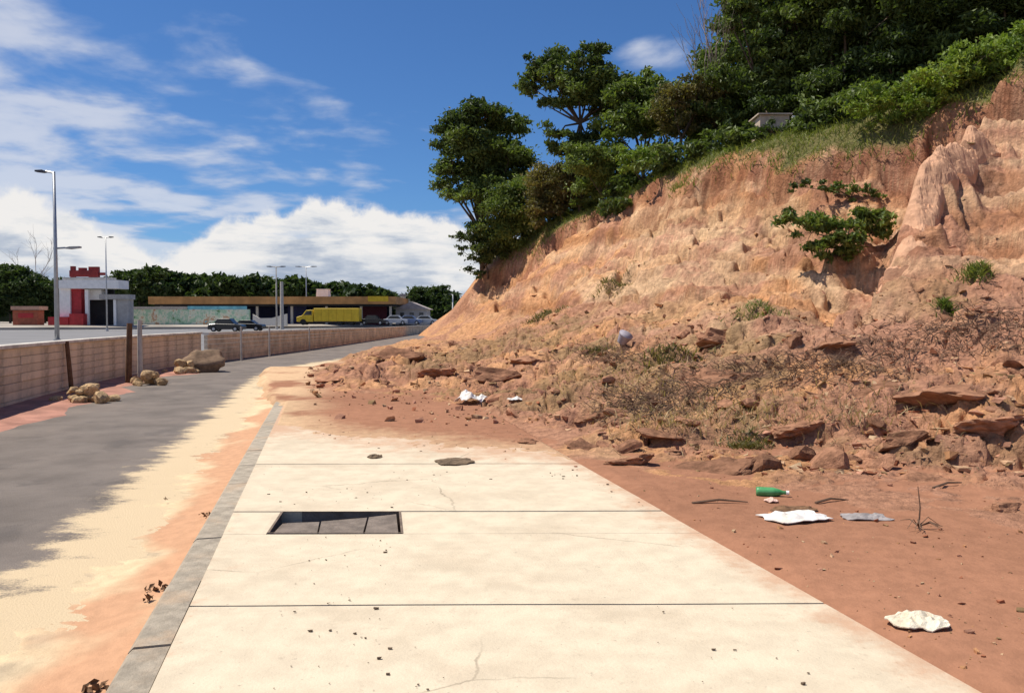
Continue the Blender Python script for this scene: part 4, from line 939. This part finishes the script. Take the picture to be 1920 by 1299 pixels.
# ------------------------------------------------------------------ litter and small things
def crumple(name, px, py, w, d, hgt, m, label, cat, seed, z=None, sub=2, rz=0.0, disc=True):
    p = hit(px, py) if z is None else G(px, py, z); b_ = bmesh.new(); bmesh.ops.create_grid(b_, x_segments=10, y_segments=8, size=.5)
    for v in b_.verts:
        if disc: a_, c_ = v.co.x * 2, v.co.y * 2; v.co.x = a_ * math.sqrt(1 - c_ * c_ / 2) / 2; v.co.y = c_ * math.sqrt(1 - a_ * a_ / 2) / 2
        q = Vector((v.co.x * 3.2 + seed, v.co.y * 3.2, 0)); e = min(1.0, (v.co.x ** 2 + v.co.y ** 2) ** .5 * 2) if disc else max(abs(v.co.x), abs(v.co.y)) * 2
        v.co.z = max(0, mnoise.fractal(q, .7, 2, 4) * .5 + .55) * (1 - .55 * e ** 2); k = 1 + .22 * mnoise.noise(q * 1.3 + Vector((4, 4, 0)))
        v.co.x *= k * w; v.co.y *= k * d; v.co.z *= hgt
    ex = bmesh.ops.solidify(b_, geom=b_.faces[:], thickness=-.006)
    me = bpy.data.meshes.new(name); b_.to_mesh(me); b_.free(); o = link(name, me, m); o.location = (p.x, p.y, p.z - .004); o.rotation_euler = (0, 0, rz); return tag(o, label, cat)
crumple('plastic_sheet', 885, 757, .62, .5, .36, M_plastic, 'crumpled white plastic sheet on the mud by the debris', 'litter', 1)
crumple('plastic_scrap', 965, 754, .26, .2, .08, M_plastic, 'small white scrap right of the crumpled plastic sheet', 'litter', 5)
o = crumple('paper_sheet', 1492, 972, .50, .30, .07, M_plastic, 'bent white paper sheet lying on the red mud', 'litter', 3, rz=.35, disc=False)
crumple('dark_patch', 1490, 957, .40, .18, .05, M_leaflit, 'dark brown patch just behind the white paper sheet', 'litter', 8)  # thin crumpled patch, dark brown all over
crumple('grey_plastic', 1622, 972, .36, .2, .05, M_greypl, 'flat grey plastic piece on the mud right of the paper', 'litter', 9, disc=False)
crumple('pink_scrap', 1446, 941, .12, .12, .05, mat('pink_plastic', (.70, .47, .38), .6, .1, 20), 'small pinkish scrap below the green bottle', 'litter', 11)
crumple('foam_block', 1720, 1172, .30, .22, .085, M_foam, 'cream foam lump alone on the mud at lower right', 'litter', 13)
crumple('mud_patch', 852, 866, .42, .42, .035, mat('drying_mud', (.17, .12, .075), .95, .4, 10, .6, 30), 'brown mud pat on the far part of the sidewalk', 'mud', 15, z=0.002)
crumple('mud_patch', 703, 857, .17, .2, .045, mat('drying_mud', (.17, .12, .075)), 'small dark clod on the sidewalk left of the mud pat', 'mud', 17, z=0.002)
p = hit(1442, 928); b = MB()
prof = [(0, .033), (.02, .036), (.14, .036), (.19, .026), (.225, .014), (.25, .014)]
b.tube([(q, 0, 0) for q, _ in prof], [w for _, w in prof], 12); bt = thing('plastic_bottle', (p.x - .12, p.y, p.z + .036), 'green plastic bottle lying on the mud at the debris toe', 'bottle'); bt.rotation_euler = (0, 0, -.25); bt.scale = (1.05, 1.2, 1.2)
b.build('bottle_body', M_green, bt, True); b = MB(); b.tube([(.25, 0, 0), (.275, 0, 0)], .017, 10); b.build('cap', M_white, bt)
p = hit(1165, 648); b = MB(); b.tube([(0, 0, 0), (.02, 0, .12), (.035, 0, .24)], [.11, .14, .17], 14, False); b.tube([(.033, 0, .225), (.036, 0, .25)], [.175, .175], 14); pot = thing('plastic_pot', p, 'pale grey pot tipped among the olive weeds', 'pot'); pot.rotation_euler = (.5, .3, 0)
b.build('pot_body', mat('pale_grey_plastic', (.33, .30, .34), .6, .2, 8), pot, True)
# dry sapling standing in the mud
p = hit(1722, 992); t = thing('dry_sapling', p, 'thin upright dry sapling on the mud at right', 'sapling'); b = MB(); b.tube([(0, 0, -.05), (.01, 0, .17), (-.005, .01, .33)], [.008, .006, .003], 5)
for k in range(12): a = r.uniform(0, 6.3); b.tube([(0, 0, .02), (.08 * math.cos(a), .08 * math.sin(a), .05 + r.uniform(0, .04)), (.17 * math.cos(a), .17 * math.sin(a), .03)], [.005, .004, .002], 4, False)
b.build('stem', M_twig, t)
# loose sticks on the mud
for px, py, L, a, lab_ in [(1350, 945, .5, .06, 'long thin stick on the mud left of the green bottle'), (1560, 942, .35, .3, 'short dark stick right of the green bottle'), (1780, 912, .5, .5, 'crooked dark branch sticking from the toe at right')]:
    p = hit(px, py); b = MB(); b.tube([(-L / 2 * math.cos(a), -L / 2 * math.sin(a), .01), (0, .03, .03), (L / 2 * math.cos(a), L / 2 * math.sin(a), .012)], [.012, .011, .006], 6); o = b.build('stick', M_twig); o.location = p; tag(o, lab_, 'stick', 'loose sticks on the mud')
# dead leaves on the road
def leaf_heap(px, py, n, spread, label):
    p = G(px, py, ROADZ + .035); t = thing('dead_leaves', p, label, 'leaves'); rr = np.random.RandomState(int(px)); C_ = rr.normal(size=(n, 3)) * np.array((spread, spread * .6, .012)); C_[:, 2] = np.abs(C_[:, 2]) + .012
    Nn = np.tile((0, 0, 1.0), (n, 1)) + rr.normal(size=(n, 3)) * .5; o = leaves_obj('leaf_litter', C_, Nn, rr.uniform(.03, .065, n), .6, 77, M_leaflit, t)
leaf_heap(302, 1108, 14, .035, 'larger pinch of dead brown leaves beside the kerb')
leaf_heap(388, 968, 9, .04, 'dead brown leaves at the kerb near the drain pit')
leaf_heap(185, 1296, 12, .04, 'dead brown leaves at the bottom edge of the picture')
leaf_heap(280, 1128, 5, .03, 'pale curled leaf beside the larger pinch of leaves')
leaf_heap(310, 938, 4, .02, 'tiny dark leaf lying on the pale sand')
# beige block and white post on the hill
p = hit(1455, 262); Yb = p.y + 1.3; b = MB(); x0 = P(1425, 250, Yb); x1 = P(1480, 216, Yb)
t = thing('block_hut', (x0.x, Yb, terr1(x0.x, Yb) - .2), 'beige block hut half hidden under the hilltop trees', 'hut'); zt = x1.z - t.location.z; wdt = x1.x - x0.x
b.box(0, wdt, 0, 1.2, 0, zt); b.build('wall', mat('beige_block', (.52, .42, .33), .9, .25, 3), t); b = MB(); b.box(-.1, wdt + .1, -.10, 1.3, zt + .003, zt + .06); b.build('roof', mat('beige_block', (.52, .42, .33)), t)
p = P(1488, 218, Yb - .3); zb = terr1(p.x, p.y); b = MB(); b.tube([(0, 0, -.1), (0, 0, p.z - zb)], .07, 8); o = b.build('white_post', M_white); o.location = (p.x, p.y, zb); tag(o, 'white post standing beside the beige block hut', 'post')

# ------------------------------------------------------------------ street lamps
def lamp(px, pytop, Y, zb, label, arms, r_=.1, m=M_galv, group='street lamps', low=None):
    x = (px - 960) / F * Y; H = P(px, pytop, Y).z - zb; t = thing('street_lamp', (x, Y, zb), label, 'street lamp', group)
    b = MB(); b.tube([(0, 0, -.1), (0, 0, H * .5), (0, 0, H)], [r_, r_ * .8, r_ * .55], 10); b.build('pole', m, t, True)
    b = MB(); b.tube([(0, 0, 0), (0, 0, .35)], r_ * 1.5, 10); b.build('base', m, t)
    for a in arms:
        b = MB(); b.tube([(0, 0, H - .08), (a * .45, 0, H + .02)], r_ * .45, 6); b.build('arm', m, t)
        b = MB(); b.prism([(a * .35, H - .03), (a * .6, H + .09), (a, H + .07), (a, H - .02), (a * .6, H - .07)], 'y', -.14, .14); b.build('lamp_head', M_dark, t)
    if low:
        hz, a = low; b = MB(); b.tube([(0, 0, hz), (a * .4, 0, hz + .04)], r_ * .4, 6); b.build('arm', m, t); b = MB(); b.prism([(a * .3, hz), (a * .6, hz + .10), (a, hz + .12), (a, hz + .03), (a * .6, hz - .04)], 'y', -.14, .14); b.build('lamp_head', M_grey, t)
    return t
lamp(107, 322, 45, .1, 'tall near street lamp with a dark head at far left', [-1.0], .13, low=(P(107, 466, 45).z - .1, 1.4))
lamp(201, 445, 95, .1, 'slim double-armed street lamp by the red and white station', [-.9, .9], .10)
lamp(519, 500, 112, .1, 'double-armed street lamp before the long roof, left of the pair', [-1.3, 1.3], .13, m=M_pale)
lamp(575, 500, 150, .7, 'faint double-armed street lamp behind the long roof', [-2.0, 2.0], .12)
lamp(849, 552, 95, .1, 'short white lamp post next to the cliff outline', [-.5], .10, m=M_white)
x = (529 - 960) / F * 113; b = MB(); b.tube([(0, 0, -.1), (0, 0, P(529, 528, 113).z - .1)], [.28, .22], 10); o = b.build('concrete_pole', M_pale); o.location = (x, 113, .1); tag(o, 'thick pale utility pole before the long roof', 'pole')

# ------------------------------------------------------------------ far side: station, long building, vehicles
YF = 124.0; ZF = .62
def ext(px0, px1, pt, pb, Y): a = P(px0, pb, Y); c = P(px1, pt, Y); return a.x, c.x, a.z, c.z
def pbox(t, name, px0, px1, pt, pb, Y, dep, m, ground=False):
    x0, x1, z0, z1 = ext(px0, px1, pt, pb, Y); o_ = t.location; z0 = ZF - .1 if ground else z0
    b = MB(); b.box(x0 - o_.x, x1 - o_.x, Y - o_.y, Y + dep - o_.y, z0 - o_.z, z1 - o_.z); return b.build(name, m, t)
def far_thing(name, px, label, cat, Y=YF, group=None): return thing(name, ((px - 960) / F * Y, Y, ZF), label, cat, group)
t = far_thing('fuel_station', 175, 'red and white station portal with a flat canopy behind the near lamp', 'building', 112)
pbox(t, 'white_pillar', 112, 131, 530, 605, 112, 1.6, M_white, True); pbox(t, 'red_pillar', 132, 152, 541, 605, 112.3, 1.4, M_red, True)
pbox(t, 'canopy', 110, 222, 525, 541, 111.6, 3, M_white); pbox(t, 'canopy_edge', 118, 205, 520, 525, 112, 2, M_grey)
pbox(t, 'upper_wall', 158, 190, 543, 562, 113.2, 1.2, M_white); pbox(t, 'column', 160, 165, 543, 605, 112.1, .4, M_white, True)
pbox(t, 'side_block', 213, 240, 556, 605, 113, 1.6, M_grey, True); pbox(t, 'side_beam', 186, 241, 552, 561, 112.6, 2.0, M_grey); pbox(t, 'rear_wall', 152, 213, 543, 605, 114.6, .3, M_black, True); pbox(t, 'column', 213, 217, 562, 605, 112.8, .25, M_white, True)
pbox(t, 'red_base', 90, 128, 594, 605, 111.2, 1.2, M_red, True); pbox(t, 'red_base', 130, 156, 588, 605, 111.1, 1.0, M_red, True)
sg = pbox(t, 'roof_sign', 130, 184, 507, 519, 113, .3, mat('sign_red', (.30, .035, .03), .6, .3, 1.0))
for (a, c, u, v) in [(132, 139, 499, 520), (147, 160, 502, 515), (166, 184, 500, 521), (186, 196, 511, 516)]: pbox(t, 'sign_letter', a, c, u, v, 112.9 + .001 * a, .5, mat('sign_red', (.30, .035, .03)))
t2 = far_thing('red_kiosk', 50, 'red-brown kiosk with pale roof at the far left edge', 'kiosk', 112)
pbox(t2, 'wall', 24, 70, 582, 606, 112, 1.6, M_brick, True); pbox(t2, 'roof', 20, 73, 574, 581, 111.7, 2.2, mat('pale_clay', (.50, .30, .22), .9, .2, 1)); pbox(t2, 'window', 34, 62, 587, 596, 111.95, .1, M_red)
def car(name, px, pyb, Y, L, m, label, zb, Hc=1.45, face=-1, group=None):
    x = (px - 960) / F * Y; t = thing(name, (x, Y, zb), label, 'car', group); f_ = face
    b = MB(); pr = [(-.5, .25), (-.5, .62), (-.47, .78), (-.30, .86), (.28, .92), (.46, .85), (.5, .6), (.5, .25)]; b.prism([(q * L * f_, w) for q, w in pr], 'y', -.85, .85); b.build('body', m, t, bevel=.04)
    b = MB(); b.prism([(-.28 * L * f_, .87), (-.13 * L * f_, Hc), (.20 * L * f_, Hc), (.36 * L * f_, .89)], 'y', -.72, .72); c_ = b.build('cabin', m, t, bevel=.03)
    b = MB()
    for yv in (-.735, .735): b.prism([(-.23 * L * f_, .93), (-.11 * L * f_, Hc - .1), (.18 * L * f_, Hc - .1), (.30 * L * f_, .93)], 'y', yv - .01, yv + .01)
    b.build('window', M_glass, c_)
    for sx_ in (-.32, .31):
        for sy in (-.8, .8):
            b = MB(); b.tube([(sx_ * L, sy - .1, .31), (sx_ * L, sy + .1, .31)], .31, 14); w_ = b.build('wheel', M_tyre, t); b = MB(); b.tube([(sx_ * L, sy - .108, .31), (sx_ * L, sy + .108, .31)], .17, 10); b.build('rim', M_galv, w_)
    return t
car('parked_car', 426, 626, 92, 3.9, M_carblack, 'black car on the highway, left of two', .10, 1.5); car('parked_car', 466, 626, 97, 3.8, M_carblack, 'black car on the highway, right of two and lower', .10, 1.3)
t = far_thing('long_building', 500, 'long low building with an ochre fascia roof and dark open front', 'building', 134)
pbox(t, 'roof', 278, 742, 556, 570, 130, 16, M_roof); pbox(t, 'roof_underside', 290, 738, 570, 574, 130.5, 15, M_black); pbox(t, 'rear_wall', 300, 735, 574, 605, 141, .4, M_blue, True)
for px in (300, 360, 420, 480, 545, 610, 675, 730): pbox(t, 'column', px, px + 4, 573, 605, 131, .35, M_pale, True)
pbox(t, 'yellow_fascia', 690, 728, 555.4, 565, 129.9, .3, M_yellow); pbox(t, 'blue_wall', 540, 575, 572, 605, 134, .3, M_blue, True); pbox(t, 'side_wall', 676, 725, 572, 605, 136, .3, mat('maroon_paint', (.10, .02, .035), .7), True)
tk = far_thing('water_tank', 606, 'white box water tank on the long roof', 'tank', 136); tk.location.z = P(606, 556, 136).z - .02
x0, x1, z0, z1 = ext(595, 618, 543, 556, 136); b = MB(); b.prism([(x0 - tk.location.x, 0), (x1 - tk.location.x, 0), (x1 - tk.location.x - .1, z1 - z0), (x0 - tk.location.x + .1, z1 - z0)], 'y', -.9, .9); b.build('tank_body', M_white, tk); b = MB(); b.box(x0 - tk.location.x + .0, x1 - tk.location.x, -.95, .95, z1 - z0 + .003, z1 - z0 + .1); b.build('tank_lid', M_white, tk)
# painted wall
mm = bpy.data.materials.new('mural_paint'); mm.use_nodes = True; q = NG(mm.node_tree); tco = q.n('ShaderNodeTexCoord').outputs['Object']
nz = q.noise(tco, .55, 4, .7); c = q.ramp(nz, [(.30, (.10, .25, .10)), (.40, (.35, .55, .38)), (.50, (.62, .66, .50)), (.58, (.50, .30, .16)), (.68, (.20, .48, .55))], 'CONSTANT'); n2_ = q.noise(tco, 1.8, 3, .6); c = q.mix(q.mr(n2_, .5, .6, 0, .6), c, (.70, .70, .60, 1)); mm.node_tree.links.new(c, mm.node_tree.nodes['Principled BSDF'].inputs[0])
t = far_thing('painted_wall', 350, 'colourful painted wall in green and cream before the long building', 'wall', 121); pbox(t, 'wall_panel', 248, 468, 580, 606, 121, .3, mm, True); pbox(t, 'blue_band', 352, 462, 574, 580, 121.05, .25, M_turq); pbox(t, 'wall_cap', 246, 350, 575, 579.6, 120.9, .5, M_pale)
t = far_thing('low_white_wall', 505, 'low white wall with a curved left end beside the utility pole', 'wall', 119); b = MB(); X0, X1, z0, z1 = ext(474, 538, 588, 606, 119); w = X1 - X0; h_ = z1 - ZF
b.prism([(X0 - t.location.x, -.1), (X1 - t.location.x, -.1), (X1 - t.location.x, h_), (X0 - t.location.x + w * .55, h_ * .62), (X0 - t.location.x + w * .2, h_ * .6), (X0 - t.location.x, h_ * .95)], 'y', 0, .3); b.build('wall_panel', mat('cream_paint', (.72, .66, .56), .8, .1), t)
# yellow truck
t = far_thing('box_truck', 620, 'bright yellow box truck parked before the long building', 'truck', 122); ox_ = t.location.x
def tx(px): return (px - 960) / F * 122 - ox_
b = MB(); b.box(tx(592), tx(676), -1.2, 1.2, .55, P(0, 578, 122).z - ZF); cb = b.build('cargo_box', M_yellow, t, bevel=.05)
b = MB(); b.prism([(tx(560), .5), (tx(560), 1.2), (tx(570), 1.45), (tx(578), 2.25), (tx(590.5), 2.3), (tx(590.5), .5)], 'y', -1.1, 1.1); cab = b.build('cab', M_yellow, t, bevel=.04)
b = MB(); b.prism([(tx(573), 1.5), (tx(579), 2.1), (tx(588), 2.1), (tx(588), 1.5)], 'y', -1.12, 1.12); b.build('window', M_glass, cab); b = MB(); b.box(tx(562), tx(674), -.6, .6, .35, .55); b.build('chassis', M_dark, t)
for k in range(1, 6): px = 592 + 14 * k; b = MB(); b.box(tx(px) - .03, tx(px) + .03, -1.23, -1.19, .6, P(0, 579, 122).z - ZF - .05); b.build('rib', mat('yellow_dark', (.55, .36, .02), .5), cb)
for px in (572, 640, 660):
    for sy in (-1.0, 1.0): b = MB(); b.tube([(tx(px), sy - .15, .45), (tx(px), sy + .15, .45)], .45, 14); b.build('wheel', M_tyre, t)
# small house and parked cars at the right
t = far_thing('small_house', 768, 'small pale house with a grey roof right of the long building', 'house', 138); pbox(t, 'wall', 742, 800, 580, 605, 138, 6, mat('pale_house', (.50, .48, .46), .85, .15, 1), True)
X0, X1, z0, z1 = ext(736, 806, 566, 580, 138); b = MB(); b.prism([(X0 - t.location.x, z0 - ZF), (X1 - t.location.x, z0 - ZF), ((X0 + X1) / 2 - t.location.x, z1 - ZF)], 'y', -.4, 6.4); b.build('roof', mat('grey_tile', (.42, .36, .34), .9, .25, 1), t)
for px in (750, 768, 786): pbox(t, 'window', px, px + 8, 586, 594, 137.95, .1, M_glass)
M_cs = mat('silver_car_paint', (.42, .44, .47), .3, .1, 1, spec=.5); M_cb = mat('blue_car_paint', (.12, .17, .30), .3, .1, 1, spec=.5)
for px, mm_, l, Yc in [(742, M_cs, 'silver car parked at right of the yellow truck', 125), (768, M_cb, 'blue car parked before the small house', 126), (798, M_cs, 'silver car parked rightmost by the small house', 128), (700, M_carblack, 'dark car parked just right of the yellow truck', 124)]: car('parked_car', px, 606, Yc, 3.9, mm_, l, ZF + .02, group='cars parked by the house')
b = MB(); t = far_thing('white_shed', 775, 'white flat roofed shed peeking behind the small house', 'shed', 150); pbox(t, 'wall', 752, 782, 556, 605, 150, 4, M_white, True); pbox(t, 'roof', 749, 785, 551, 555.5, 149.6, 4.8, M_grey)

# ------------------------------------------------------------------ far trees
def far_tree(px, pyc, w, hgt, Y, label, m=L_far, group='trees beyond the highway', seed=0):
    r_ = random.Random(seed); lst = []
    for k in range(9): lst.append((px + r_.uniform(-.36, .36) * w, pyc + r_.uniform(-.30, .34) * hgt, .24 * min(w, hgt * 1.4)))
    base = ((px - 960) / F * Y, Y, ZF); return tree('far_tree', base, cl(Y, lst, 1.5, seed), label, 'tree', m, 1.0, 60, 1000 + seed * 7, .2, group, .4)
far_tree(818, 575, 78, 56, 150, 'round dark green tree between the small house and the cliff', seed=1)
far_tree(866, 588, 40, 36, 130, 'low green tree touching the cliff outline', seed=2)
far_tree(20, 548, 100, 90, 150, 'dark green tree at the left edge above the red kiosk', seed=3)
far_tree(85, 560, 80, 80, 152, 'dark green tree between the red kiosk and the near lamp', seed=4)
far_tree(262, 540, 70, 70, 150, 'dark green tree just right of the station', seed=5)
bare('bare_tree', ((38 - 960) / F * 160, 160, ZF), P(36, 455, 160), 'pale leafless tree above the far left trees', 8, .5, M_barebark, .16)
# the far wood reads as one mass
lst = []; r_ = random.Random(5)
for px in range(-260, 790, 16):
    topy = np.interp(px, [-260, 0, 110, 230, 290, 400, 520, 600, 690, 760, 800], [520, 505, 540, 515, 506, 516, 522, 528, 536, 552, 572])
    for k in range(3):
        y0 = topy + 18 + k * 18 + r_.uniform(-5, 5); Y = 205 + r_.uniform(-8, 8); q = P(px + r_.uniform(-8, 8), y0, Y); lst.append((tuple(q), r_.uniform(13, 20) / F * Y))
Cs, Ns, Sh = crown_points(lst, 13, 6); rr = np.random.RandomState(9); o = leaves_obj('far_wood', Cs, Ns, 1.7 * rr.uniform(.6, 1.3, len(Cs)), .6, 12, L_far, None, Sh); tag(o, 'dark green wood along the skyline behind the long building', 'wood', kind='stuff')
V = []; Fc = []
for i, px in enumerate(range(-700, 900, 40)):
    topy = np.interp(px, [-700, 0, 110, 230, 400, 600, 760, 900], [560, 545, 560, 548, 548, 556, 580, 596]); q = P(px, topy, 214); V += [(q.x, 205, .5), (q.x, 214, q.z), (q.x, 330, q.z * .8)]
    if i: a = i * 3; Fc += [(a - 3, a, a + 1, a - 2), (a - 2, a + 1, a + 2, a - 1)]
tag(link('far_hill', mesh('far_hill', V, Fc, True), M_verge), kind='structure')
